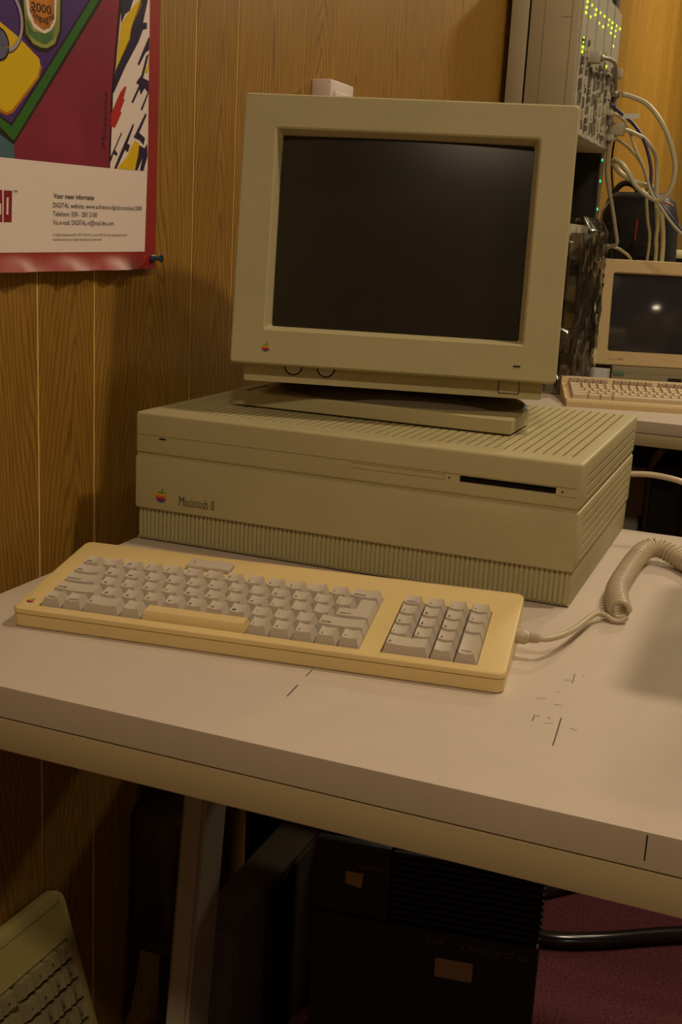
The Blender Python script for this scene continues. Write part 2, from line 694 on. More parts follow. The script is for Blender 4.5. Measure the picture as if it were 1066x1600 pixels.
# plinth with ribbed front
box('plinth', (0.0015, W - 0.0015, 0.0062, D - 0.002, 0.002, 0.036), MACD, mac, 0.001)
ribs = []
nr = 96
for i in range(nr):
    x = 0.003 + (W - 0.006) * (i + 0.5) / nr
    ribs.append((x - 0.0016, x + 0.0016, 0.0045, 0.0085, 0.0025, 0.0355))
rb = boxes('ribbed_grille', ribs, MACD, mac)
rb['kind'] = 'stuff'
box('plinth_edge', (0.0015, W - 0.0015, 0.0045, 0.0085, 0.0018, 0.0032), MACD, mac)
for fx in (0.03, W - 0.05):
    for fy in (0.03, D - 0.05):
        box('rubber_foot', (fx, fx + 0.02, fy, fy + 0.02, 0.0, 0.0022), BLACK, mac)
body = box('lower_case', (0, W, 0, D, 0.0360, 0.0935), MACP, mac, 0.0022, 2)
cuts = [(W - 0.0022, W + 0.01, 0.033, D - 0.012, z - 0.0012, z + 0.0012) for z in (0.0827, 0.0732, 0.0637, 0.0538, 0.0437)]
cuts += [(-0.01, 0.0022, 0.033, D - 0.012, z - 0.0012, z + 0.0012) for z in (0.0827, 0.0732, 0.0637, 0.0538, 0.0437)]
boolean_cut(body, cutters(cuts))
box('seam_band', (0.0015, W - 0.0015, 0.0022, D - 0.002, 0.0930, 0.0965), MACD, mac)
lid = box('top_cover', (0, W, 0, D, 0.0960, H), MACP, mac, 0.0030, 3)
cuts = [(W - 0.0022, W + 0.01, 0.034, D - 0.010, z - 0.0012, z + 0.0012) for z in (0.1231, 0.1135, 0.1038)]
cuts += [(-0.01, 0.0022, 0.034, D - 0.010, z - 0.0012, z + 0.0012) for z in (0.1231, 0.1135, 0.1038)]
x = 0.4579
while x > 0.012:
    cuts.append((x - 0.0009, x + 0.0009, 0.031, D - 0.008, H - 0.003, H + 0.01))
    x -= 0.00951
cuts.append((-0.01, W + 0.01, -0.01, 0.0007, 0.1155, 0.1165))          # fine line across the front
cuts.append((0.3578, 0.4508, -0.01, 0.012, 0.1089, 0.1153))            # open floppy slot
cuts.append((0.2471, 0.3432, -0.01, 0.0008, 0.1090, 0.1145))
cuts.append((0.4515, W - 0.004, -0.01, 0.0005, 0.1074, 0.1080))
boolean_cut(lid, cutters(cuts))
sl = box('floppy_slot', (0.3578, 0.4508, 0.0030, 0.0115, 0.1089, 0.1153), DEEP, mac)
sl['label'] = 'open black floppy slot'
box('slot_cover', (0.2476, 0.3427, 0.0001, 0.0030, 0.1095, 0.1140), MACP, mac)
for hx in (0.3478, 0.4570):
    me = lathe([(0.0009, 0), (0.0009, 0.0004)], 12)
    o = link('eject_hole', me, INK, mac)
    o.matrix_local = frame((hx, -0.0001, 0.1119), (1, 0, 0), (0, 0, 1))
ind = box('power_light', (0.0289, 0.0367, -0.0004, 0.001, 0.1126, 0.1143), INK, mac)
FRONT = lambda x, z, off=-0.0004: frame((x, off, z), (1, 0, 0), (0, 0, 1))
apple_badge(mac, FRONT(0.0322, 0.0520), 0.0150)
# serif nameplate, letter by letter
name_specs = [('M', 0.0543, 0.0066, None), ('a', 0.0622, 0.0031, None), ('c', 0.0662, 0.0029, None), ('i', 0.0700, 0.0009, None), ('n', 0.0720, 0.0034, None),
              ('t', 0.0764, 0.0023, None), ('o', 0.0795, 0.0035, None), ('s', 0.0838, 0.0026, None), ('h', 0.0873, 0.0034, None), ('I', 0.0927, 0.0009, None), ('I', 0.0949, 0.0009, None)]
bm = bmesh.new()
for ch, x0, w, h in name_specs:
    if ch != 'I':
        x0 = 0.0543 + (x0 - 0.0543) * 0.94
        w *= 0.94
    me = text_mesh(ch, w, None)
    ys = [v.co.y for v in me.vertices]
    capm = {'M': 0.0098, 'I': 0.0098, 'h': 0.0102, 't': 0.0085, 'i': 0.0098}.get(ch, 0.0064)
    s = capm / max(ys)
    idx = [bm.verts.new((x0 + v.co.x, v.co.y * s, 0)) for v in me.vertices]
    for p in me.polygons:
        try:
            bm.faces.new([idx[i] for i in p.vertices])
        except ValueError:
            pass
    feet = {'M': [(0, 0), (w, 0), (0.0002, capm), (w, capm)], 'i': [(w / 2, 0)], 'n': [(0.0004, 0), (w - 0.0004, 0)], 'h': [(0.0004, 0), (w - 0.0004, 0)], 'I': [(w / 2, 0), (w / 2, capm)]}.get(ch, [])
    for fx, fy in feet:
        yb = fy if fy == 0 else fy - 0.0004
        q = [bm.verts.new((x0 + fx + a, yb + b, 0)) for a, b in ((-0.0009, 0), (0.0009, 0), (0.0009, 0.0004), (-0.0009, 0.0004))]
        bm.faces.new(q)
me = bpy.data.meshes.new('name_lettering')
bm.to_mesh(me)
bm.free()
o = link('name_lettering', me, INKGREY, mac)
o.matrix_local = FRONT(0, 0.0448)
o['label'] = 'grey serif name lettering'

# cable leaving the back of the computer
cb = link('signal_cable', tube_mesh(spline([(0.452, 0.3735, ZD + 0.064), (0.474, 0.378, ZD + 0.066), (0.50, 0.382, ZD + 0.067), (0.534, 0.385, ZD + 0.062), (0.575, 0.40, ZD + 0.045), (0.64, 0.42, ZD - 0.02), (0.70, 0.45, ZD - 0.25), (0.72, 0.50, ZD - 0.60), (0.74, 0.56, 0.006), (0.9, 0.8, 0.006)]), 0.0037, 8), CORD)
tag(cb, 'beige cable curving right out of the back of the large computer', 'cable')

# ------------------------------------------------------------------ monitor stand and monitor
st = thing('monitor_stand', 'low beige swivel stand between the large computer and its monitor', 'stand', (0.2197, 0.107, ZD + H))
hw = 0.1597


def stand_outline(s):
    return [(-hw * s, 0.0), (hw * s, 0.0), (hw * s, 0.083), (hw * s - 0.05, 0.20), (-hw * s + 0.05, 0.20), (-hw * s, 0.083)]


rings = []
for z, ins in ((0.0015, 0.0015), (0.0025, 0.0), (0.0160, 0.0), (0.0176, 0.0014)):
    rings.append([(p[0] - math.copysign(ins, p[0]), p[1] + (ins if p[1] < 0.1 else -ins), z) for p in stand_outline(1.0)])
bm_me = loft(rings, True, 'base', 30)
link('base', bm_me, MACP, st)
box('rubber_foot', (-0.13, 0.13, 0.012, 0.03, 0.0, 0.002), BLACK, st)
box('rubber_foot', (-0.09, 0.09, 0.16, 0.18, 0.0, 0.002), BLACK, st)
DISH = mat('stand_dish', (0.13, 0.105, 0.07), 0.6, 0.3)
d = link('swivel_dish', lathe([(0.098, 0.0178), (0.094, 0.0215), (0.080, 0.0265), (0.060, 0.0315), (0.05, 0.034)], 40), DISH, st)
d.location = (0.006, 0.098, 0)
d.scale = (1.5, 0.93, 1.0)
# raised front corners of the base
box('corner_pad', (-hw + 0.001, -hw + 0.016, 0.001, 0.06, 0.0172, 0.0190), MACP, st, 0.0006)

# monitor: local x right, y back (normal to the glass), z up along the bezel
MYAW, MTILT = 0.246, 0.1314
mon = thing('monitor', 'large beige picture tube monitor with dark blank screen on the swivel stand', 'monitor', (0.2459, 0.1072, ZD + 0.3333))
ex = Vector((math.cos(MYAW), math.sin(MYAW), 0))
eyh = Vector((-math.sin(MYAW), math.cos(MYAW), 0))
upm = Vector((0, 0, 1)) * math.cos(MTILT) + eyh * math.sin(MTILT)
bkm = upm.cross(ex)
mm = Matrix((ex, bkm, upm)).transposed().to_4x4()
mm.translation = Vector((0.2459, 0.1072, ZD + 0.3333))
mon.matrix_world = mm
hx, hz = 0.17125, 0.13895


def ring_xz(x0, x1, z0, z1, y, r, n=4):
    return [(a, y, b) for a, b in round_rect(x0, x1, z0, z1, r, n)]


# bezel: outer shell front ring -> chamfer -> inner opening, sloping in to the glass
rings = [ring_xz(-hx, hx, -hz, hz, 0.034, 0.004), ring_xz(-hx, hx, -hz, hz, 0.0025, 0.004),
         ring_xz(-hx + 0.0018, hx - 0.0018, -hz + 0.0018, hz - 0.0018, 0.0, 0.003),
         ring_xz(-0.1368, 0.1360, -0.1030, 0.1060, 0.0, 0.0030), ring_xz(-0.1350, 0.1342, -0.1012, 0.1042, 0.0012, 0.0025),
         ring_xz(-0.1310, 0.1300, -0.0978, 0.1003, 0.0120, 0.0025), ring_xz(-0.1310, 0.1300, -0.0978, 0.1003, 0.020, 0.0025)]
link('bezel', loft(rings, False, 'bezel', 0), MACP, mon)
# curved glass
bm = bmesh.new()
nx, nz = 14, 12
g = [[None] * (nz + 1) for _ in range(nx + 1)]
for i in range(nx + 1):
    for j in range(nz + 1):
        xx = -0.132 + 0.264 * i / nx
        zz = -0.099 + 0.2005 * j / nz
        g[i][j] = bm.verts.new((xx, 0.0090 + 0.0055 * (xx / 0.132) ** 2 + 0.0035 * (zz / 0.1) ** 2, zz))
for i in range(nx):
    for j in range(nz):
        bm.faces.new((g[i][j], g[i + 1][j], g[i + 1][j + 1], g[i][j + 1]))
me = finish(bm, 'screen', 80)
if me.polygons[0].normal.y > 0:
    me.flip_normals()
link('screen', me, SCREEN, mon)
# housing behind the bezel, tapering to the back
rings = [ring_xz(-hx + 0.001, hx - 0.001, -hz + 0.001, hz - 0.001, 0.034, 0.006), ring_xz(-hx + 0.004, hx - 0.004, -hz + 0.004, hz - 0.004, 0.036, 0.006),
         ring_xz(-hx + 0.006, hx - 0.006, -0.128, hz - 0.006, 0.10, 0.012), ring_xz(-0.150, 0.150, -0.125, 0.118, 0.20, 0.02),
         ring_xz(-0.105, 0.105, -0.120, 0.085, 0.32, 0.02), ring_xz(-0.098, 0.098, -0.115, 0.078, 0.372, 0.02), ring_xz(-0.092, 0.092, -0.110, 0.072, 0.376, 0.018)]
housing = link('housing', loft(rings, True, 'housing', 30), MACP, mon)
# chin under the bezel
chin = link('chin', loft([ring_xz(-0.1585, 0.1582, -0.1565, -0.1365, 0.020, 0.0015), ring_xz(-0.1585, 0.1582, -0.1565, -0.1340, 0.0215, 0.0015),
                          ring_xz(-0.1585, 0.1582, -0.1290, -0.118, 0.24, 0.0015), ring_xz(-0.157, 0.1565, -0.1270, -0.119, 0.2415, 0.0015)][0:4], True, 'chin', 30), MACP, mon)
for kx in (-0.1053, -0.0700):
    k = link('control_ring', lathe([(0.0098, 0.0), (0.0098, 0.0008)], 32), INK, mon)
    k.matrix_local = frame((kx, 0.0199, -0.1385), (1, 0, 0), (0, 0, 1))
    kk = link('dial', lathe([(0.0083, 0.0), (0.0083, 0.0016), (0.0076, 0.0022)], 32), KEYC, mon)
    kk.matrix_local = frame((kx, 0.0199, -0.1385), (1, 0, 0), (0, 0, 1))
pb = link('power_button', loft([[(0.1132, 0.0196, -0.1522), (0.1350, 0.0196, -0.1522), (0.1350, 0.0196, -0.1380), (0.1132, 0.0196, -0.1380)],
                                [(0.1132, 0.0205, -0.1522), (0.1350, 0.0205, -0.1522), (0.1350, 0.0205, -0.1380), (0.1132, 0.0205, -0.1380)]], True, 'button_gap', 0), INK, mon)
box('button_cap', (0.1140, 0.1342, 0.0188, 0.0203, -0.1514, -0.1375), MACP, pb, 0.0004)
box('indicator', (0.1263, 0.1337, -0.0004, 0.0008, -0.1246, -0.1229), INK, mon)
apple_badge(mon, frame((-0.1328, -0.0003, -0.1208), (1, 0, 0), (0, 0, 1)), 0.0098)

# ------------------------------------------------------------------ front keyboard
KA = math.radians(7.65)
kb = thing('keyboard', 'yellowed full size keyboard with grey keys lying in front of the large computer', 'keyboard', (0.0636, -0.2929, ZD), (0, 0, KA))
KX0, KX1, KD = -0.003, 0.4095, 0.142
top_z = lambda y: 0.0166 + (0.039 - 0.0166) * y / 0.142
seam_z = lambda y: 0.0121 + 0.017 * y / 0.142
SL = math.atan((0.039 - 0.0166) / 0.142)


def kring(ins, zf, r=0.007):
    return [(p[0], p[1], zf(p[1])) for p in round_rect(KX0 + ins, KX1 - ins, ins, KD - ins, r, 5)]


link('case_bottom', loft([kring(0.0025, lambda y: 0.0, 0.006), kring(0.0008, lambda y: 0.0015), kring(0.0005, lambda y: seam_z(y) - 0.0006)], True, 'case_bottom', 40), KBCASE, kb)
link('case_seam', loft([kring(0.0018, lambda y: seam_z(y) - 0.0012), kring(0.0018, lambda y: seam_z(y) + 0.0012)], True, 'seam', 40), mat('seam_dark_brown', (0.20, 0.14, 0.06), 0.6), kb)  # darker brown strip between the two case halves
ct = link('case_top', loft([kring(0.0, lambda y: seam_z(y) + 0.0003), kring(0.0, lambda y: top_z(y) - 0.0018), kring(0.0006, lambda y: top_z(y) - 0.0005), kring(0.0018, top_z)], True, 'case_top', 40), KBCASE, kb)
KR = Matrix.Rotation(SL, 4, 'X')


def kpt(x, y, h=0.0):
    """local point h above the sloping top of the keyboard"""
    return Vector((x, y - h * math.sin(SL), top_z(y) + h * math.cos(SL)))


bm = bmesh.new()
U = 0.0190
V = 0.0910 / 5
for (a, b, c, dd, dep) in ((0.0178, 0.2937, 0.0088, 0.1002, 0.009), (0.3103, 0.3868, 0.0088, 0.1002, 0.009), (0.1085, 0.1505, 0.1085, 0.1255, 0.003)):
    vs = add_box(bm, a, b, c, dd, 0, 1)
    for v in vs:
        v.co = kpt(v.co.x, v.co.y, -dep if v.co.z == 0 else 0.02)
cm = finish(bm, 'cutter', 0)
boolean_cut(ct, cm)
link('key_plate', loft([[kpt(*p, -0.0085) for p in ((0.012, 0.006), (0.395, 0.006), (0.395, 0.103), (0.012, 0.103))], [kpt(*p, -0.0080) for p in ((0.012, 0.006), (0.395, 0.006), (0.395, 0.103), (0.012, 0.103))]], True, 'plate', 0), mat('key_plate_brown', (0.10, 0.07, 0.04), 0.8), kb)


def keycap_mesh(w, d, hgt=0.0095, dish=0.0011, tw=0.0030, tf=0.0034, tb=0.0010, flat=False):
    """dished keycap: w by d footprint, base at z = 0, centred"""
    bm = bmesh.new()
    n = 6
    base = [(-w / 2, -d / 2), (w / 2, -d / 2), (w / 2, d / 2), (-w / 2, d / 2)]
    bv = [bm.verts.new((x, y, 0)) for x, y in base]
    fr, bk = [], []
    for i in range(n + 1):
        t = i / n
        x = -w / 2 + tw + (w - 2 * tw) * t
        dz = -dish * (1 - (2 * t - 1) ** 2)
        fr.append(bm.verts.new((x, -d / 2 + tf, hgt + dz)))
        bk.append(bm.verts.new((x, d / 2 - tb, hgt + 0.0004 + dz)))
    for i in range(n):
        bm.faces.new((fr[i], fr[i + 1], bk[i + 1], bk[i]))
    bm.faces.new([bv[0], bv[1]] + list(reversed(fr)))
    bm.faces.new([bv[2], bv[3]] + bk)
    bm.faces.new((bv[1], bv[2], bk[-1], fr[-1]))
    bm.faces.new((bv[3], bv[0], fr[0], bk[0]))
    return finish(bm, 'keycap', 25)


def space_mesh(w, d, hgt=0.0085):
    b = bmesh.new()
    prof = [(-d / 2, 0), (-d / 2 + 0.0022, hgt * 0.72), (-d / 2 + 0.0045, hgt), (d / 2 - 0.003, hgt), (d / 2, 0)]
    l = [b.verts.new((-w / 2 + z * 0.25, y, z)) for y, z in prof]
    r = [b.verts.new((w / 2 - z * 0.25, y, z)) for y, z in prof]
    for i in range(4):
        b.faces.new((l[i], r[i], r[i + 1], l[i + 1]))
    b.faces.new(l)
    b.faces.new(r)
    b.faces.new((l[0], l[4], r[4], r[0]))
    return finish(b, 'space_bar', 25)


KEYH = 0.0095
cap_cache = {}
GAPK = 0.0006


def put_key(x0, row_y0, w_u, legend, d_u=1.0, dx=0.0, small=False):
    """x0 in metres (left), row_y0 front edge; w_u, d_u in key units"""
    w = w_u * U - GAPK
    dep = d_u * V - GAPK
    k = (round(w_u, 2), round(d_u, 2))
    if k not in cap_cache:
        cap_cache[k] = keycap_mesh(w, dep, tw=0.0032)
        cap_cache[k].materials.append(KEYC)
    o = bpy.data.objects.new('keycap', cap_cache[k])
    COL.objects.link(o)
    o.parent = kb
    c = kpt(x0 + w_u * U / 2, row_y0 + d_u * V / 2, -0.0025)
    m = KR.copy()
    m.translation = c
    o.matrix_local = m
    if legend:
        two = legend.split('|')
        for q, s in enumerate(two):
            word = len(s) > 2
            hh = 0.0024 if word else 0.0032
            if len(two) == 2:
                hh = 0.0025
            yy0 = -dep / 2 + 0.0052 + (0.0038 if (len(two) == 2 and q == 0) else 0)
            if d_u > 1:
                yy0 = -dep / 2 + 0.0065
            xleft = -w / 2 + 0.0046
            t = abs((xleft + 0.0015) / (w / 2 - 0.0032))
            zz = KEYH - 0.0011 * max(0, 1 - t * t) + 0.00045
            lettering('legend', s, INKGREY, o, Matrix.Translation((xleft, yy0, zz)), height=hh, width=min(w - 0.009, 0.0017 * len(s)) if word else None, bold=0.012)
    return o


KX, KY = 0.0183, 0.0093
rowy = [KY + V * i for i in range(5)]
# number row (rear) to bottom row (front)
x = KX
for s in ['esc', '!|1', '@|2', '#|3', '$|4', '%|5', '^|6', '&|7', '*|8', '(|9', ')|0', '_|-', '+|=']:
    put_key(x, rowy[4], 1, s)
    x += U
put_key(x, rowy[4], 1.5, 'delete')
x = KX
put_key(x, rowy[3], 1.5, 'tab')
x += 1.5 * U
for s in list('QWERTYUIOP') + ['{|[', '}|]']:
    put_key(x, rowy[3], 1, s)
    x += U
ret_x = x
x = KX
put_key(x, rowy[2], 1.75, 'control')
x += 1.75 * U
for s in list('ASDFGHJKL') + [':|;', '"|\'']:
    put_key(x, rowy[2], 1, s)
    x += U
ret_x2 = x
x = KX
put_key(x, rowy[1], 2.25, 'shift')
x += 2.25 * U
for s in list('ZXCVBNM') + ['<|,', '>|.', '?|/']:
    put_key(x, rowy[1], 1, s)
    x += U
put_key(x, rowy[1], 2.25, 'shift')
# L-shaped return key
rx0, rx1, rx2 = ret_x2 + GAPK / 2, ret_x + GAPK / 2, KX + 14.5 * U - GAPK / 2
ry0, ry1, ry2 = rowy[2] + GAPK / 2, rowy[3] + GAPK / 2, rowy[4] - GAPK / 2
bm = bmesh.new()
outer = [(rx0, ry0), (rx2, ry0), (rx2, ry2), (rx1, ry2), (rx1, ry1 - 0.0010), (rx0, ry1 - 0.0010)]
inner = [(rx0 + 0.0032, ry0 + 0.0034), (rx2 - 0.0032, ry0 + 0.0034), (rx2 - 0.0032, ry2 - 0.001), (rx1 + 0.0032, ry2 - 0.001), (rx1 + 0.0032, ry1 - 0.0022), (rx0 + 0.0032, ry1 - 0.0022)]
ov = [bm.verts.new(kpt(a, b, -0.0025)) for a, b in outer]
iv = [bm.verts.new(kpt(a, b, KEYH - 0.0031)) for a, b in inner]
for i in range(6):
    bm.faces.new((ov[i], ov[(i + 1) % 6], iv[(i + 1) % 6], iv[i]))
bm.faces.new(iv)
rk = link('return_key', finish(bm, 'return_key', 25), KEYC, kb)
mlt = KR.copy()
mlt.translation = kpt(rx0 + 0.0055, ry0 + 0.0060, KEYH - 0.0028)
lettering('legend', 'return', INKGREY, rk, mlt, width=0.0095, height=0.0024, bold=0.012)
# bottom row
x = KX
for s, w in (('caps', 1), ('option', 1), ('cmd', 1.75), ('~|`', 1)):
    put_key(x, rowy[0], w, {'cmd': '\u2318'}.get(s, s) if False else {'cmd': 'o', 'caps': 'caps', 'option': 'option'}.get(s, s))
    x += w * U
spw = 4.75
o = link('space_bar', space_mesh(spw * U - GAPK, V - GAPK), KBCASE, kb)
m = KR.copy()
m.translation = kpt(x + spw * U / 2, rowy[0] + V / 2, -0.0025)
o.matrix_local = m
o['label'] = 'yellowed space bar'
x += spw * U
for s in ('\\', '<', '>', 'v', '^'):
    put_key(x, rowy[0], 1, s)
    x += U
# numeric pad
NX = 0.3106
for r, keys in ((4, ('clear', '=', '/', '*')), (3, ('7', '8', '9', '+')), (2, ('4', '5', '6', '-')), (1, ('1', '2', '3', None))):
    for c, s in enumerate(keys):
        if s:
            put_key(NX + c * U, rowy[r], 1, s)
put_key(NX, rowy[0], 2, '0')
put_key(NX + 2 * U, rowy[0], 1, '.')
put_key(NX + 3 * U, rowy[0], 1, 'enter', d_u=2)
# power key at the rear
bm = bmesh.new()
a = [(0.1092, 0.1092), (0.1498, 0.1092), (0.1498, 0.1248), (0.1092, 0.1248)]
bmv = [[kpt(*p, -0.003) for p in a], [kpt(*p, 0.0030) for p in a], [kpt(p[0] + (0.0008 if p[0] < 0.12 else -0.0008), p[1] + (0.0008 if p[1] < 0.115 else -0.0008), 0.0040) for p in a]]
pk = link('power_key', loft(bmv, True, 'power_key', 25), KEYC, kb)
bm.free()
# small triangle mark
tri = poly_mesh([[(0, 0), (0.0035, 0.0018), (0, 0.0036)]], 'power_mark')
o = link('power_mark', tri, mat('mark_orange', (0.40, 0.20, 0.08), 0.5), pk)
m = KR.copy()
m.translation = kpt(0.1135, 0.1155, 0.0041)
o.matrix_local = m
m = KR.copy()
m.translation = kpt(0.0072, 0.0155, 0.0002)
apple_badge(kb, m, 0.0085)
pl = link('cord_plug', lathe([(0.0058, 0.0), (0.0062, 0.001), (0.0062, 0.0075), (0.0046, 0.010), (0.0046, 0.011), (0.0036, 0.0115), (0.0046, 0.0125), (0.0046, 0.0135), (0.0036, 0.014), (0.0044, 0.015), (0.0044, 0.016), (0.0034, 0.0165), (0.0040, 0.0175), (0.0040, 0.0185), (0.0030, 0.019)], 16), CORD, kb)
pl.matrix_local = Matrix.Translation((KX1 - 0.0005, 0.088, 0.0185)) @ Matrix.Rotation(PI / 2, 4, 'Y')
plug_w = Vector((0.0636, -0.2929, ZD)) + Matrix.Rotation(KA, 3, 'Z') @ Vector((KX1 + 0.0175, 0.088, 0.0185))

# coiled cord: straight lead then a long coil lying on the desk
cord = thing('coiled_cord', 'beige coiled cord running from the yellowed keyboard across the desk', 'cord', (0, 0, 0))
lead = [tuple(plug_w), tuple(plug_w + Vector((0.0060, 0.0025, -0.0002))), (0.4890, -0.1270, ZD + 0.0165), (0.4950, -0.0950, ZD + 0.0135), (0.4995, -0.0560, ZD + 0.0115), (0.5035, -0.0300, ZD + 0.010), (0.5099, -0.0185, ZD + 0.0065), (0.5170, -0.0195, ZD + 0.0035), (0.5240, -0.0180, ZD + 0.0030), (0.5290, -0.0140, ZD + 0.0060)]
link('lead', tube_mesh(spline(lead), 0.0026, 8), CORD, cord)
axis = spline([(0.5223, -0.0133, 0.0112), (0.5154, 0.0176, 0.0112), (0.5093, 0.0582, 0.0112), (0.5091, 0.119, 0.0112), (0.5110, 0.1729, 0.0125), (0.5165, 0.2080, 0.0155), (0.5277, 0.2190, 0.0175), (0.5412, 0.2157, 0.015), (0.5565, 0.2041, 0.0112), (0.5709, 0.1845, 0.0112), (0.60, 0.15, 0.0112)], 24)
# resample by arc length
cum = [0.0]
for a, b in zip(axis, axis[1:]):
    cum.append(cum[-1] + (b - a).length)
PTS = []
per = 20
up0 = Vector((0, 0, 1))
j = 0
ph = 0.0
N_ = 1000
for i in range(N_ + 1):
    s = cum[-1] * i / N_
    while j < len(cum) - 2 and cum[j + 1] < s:
        j += 1
    t = (s - cum[j]) / max(1e-9, cum[j + 1] - cum[j])
    c = axis[j].lerp(axis[j + 1], t)
    tg = (axis[min(j + 2, len(axis) - 1)] - axis[max(j - 1, 0)]).normalized()
    u = tg.cross(up0).normalized()
    v = u.cross(tg)
    PTS.append(c + (u * math.cos(ph) + v * math.sin(ph)) * 0.0084 + Vector((0, 0, ZD)))
    ph += 2 * PI * (cum[-1] / N_) / (0.0088 if s < 0.20 else 0.0058)
link('coil', tube_mesh(PTS, 0.0027, 8), CORD, cord)

# scratches on the near desk
scratch([(0.3214, -0.2614), (0.3222, -0.2760)], 0.0008)
scratch([(0.3240, -0.2950), (0.3246, -0.3050), (0.3258, -0.3188)], 0.0011)
scratch([(0.5173, -0.2594), (0.5196, -0.2850), (0.5214, -0.3095)], 0.0010)
scratch([(0.5100, -0.165), (0.5120, -0.1870)], 0.0006)
scratch([(0.4988, -0.263), (0.4996, -0.2754)], 0.0007)
for k in range(9):
    xx = 0.513 + random.uniform(-0.014, 0.014)
    yy = -0.22 + random.uniform(-0.06, 0.06)
    scratch([(xx, yy), (xx + random.uniform(-0.008, 0.008), yy + random.uniform(-0.004, 0.004))], 0.0004)
sm = poly_mesh(scr, 'scratches', 0)
so = link('scratch_marks', sm, mat('scratch_dark', (0.10, 0.075, 0.05), 0.8), desk)
so.location = (0.002, 0.4025, DZ)
box('edge_nick', (0.5985, 0.5993, -0.0004, 0.001, ZD - 0.0185, ZD - 0.002), INK, desk)

# ------------------------------------------------------------------ poster
PO = wall_pt(0, 0, 0.004)
poster = thing('poster', 'red bordered art poster with white text block pinned to the panelled wall', 'poster')
poster.matrix_world = Matrix.Translation(PO) @ Matrix((WDIR, Vector((0, 0, 1)), WNRM)).transposed().to_4x4()
# in poster space: x along the wall, y up, z out of the wall (metres)
RED = mat('poster_red', (0.30, 0.022, 0.018), 0.42, 0.4)
bm = bmesh.new()
nu, nv = 40, 16
grid = []
for i in range(nu + 1):
    row = []
    for k in range(nv + 1):
        xx = -0.86 + (0.86 - 0.2285) * i / nu
        t = k / nv
        yb = 0.2795 + 0.004 * i / nu
        yt = 0.88
        # denser rows in the curling bottom border
        tt = t * 0.13 if k <= 8 else None
        if k <= 8:
            y = yb + 0.019 * k / 8
        else:
            y = yb + 0.019 + (yt - yb - 0.019) * (k - 8) / (nv - 8)
        if k > 8 or i == nu:
            xr = xx + (0.0035 * (y - 0.28) / 0.3 if i == nu else 0)
        else:
            xr = xx
        near = max(0.0, 1 - (y - yb) / 0.019)
        pin = min(1.0, abs(xx + 0.237) / 0.06)
        z = near ** 1.5 * pin * (0.007 + 0.003 * math.sin(xx * 75) + 0.0022 * math.sin(xx * 170 + 1))
        row.append(bm.verts.new((xr, y, z)))
    grid.append(row)
for i in range(nu):
    for k in range(nv):
        bm.faces.new((grid[i][k], grid[i + 1][k], grid[i + 1][k + 1], grid[i][k + 1]))
me = finish(bm, 'sheet', 80)
if me.polygons[len(me.polygons) // 2].normal.z < 0:
    me.flip_normals()
link('sheet', me, RED, poster)
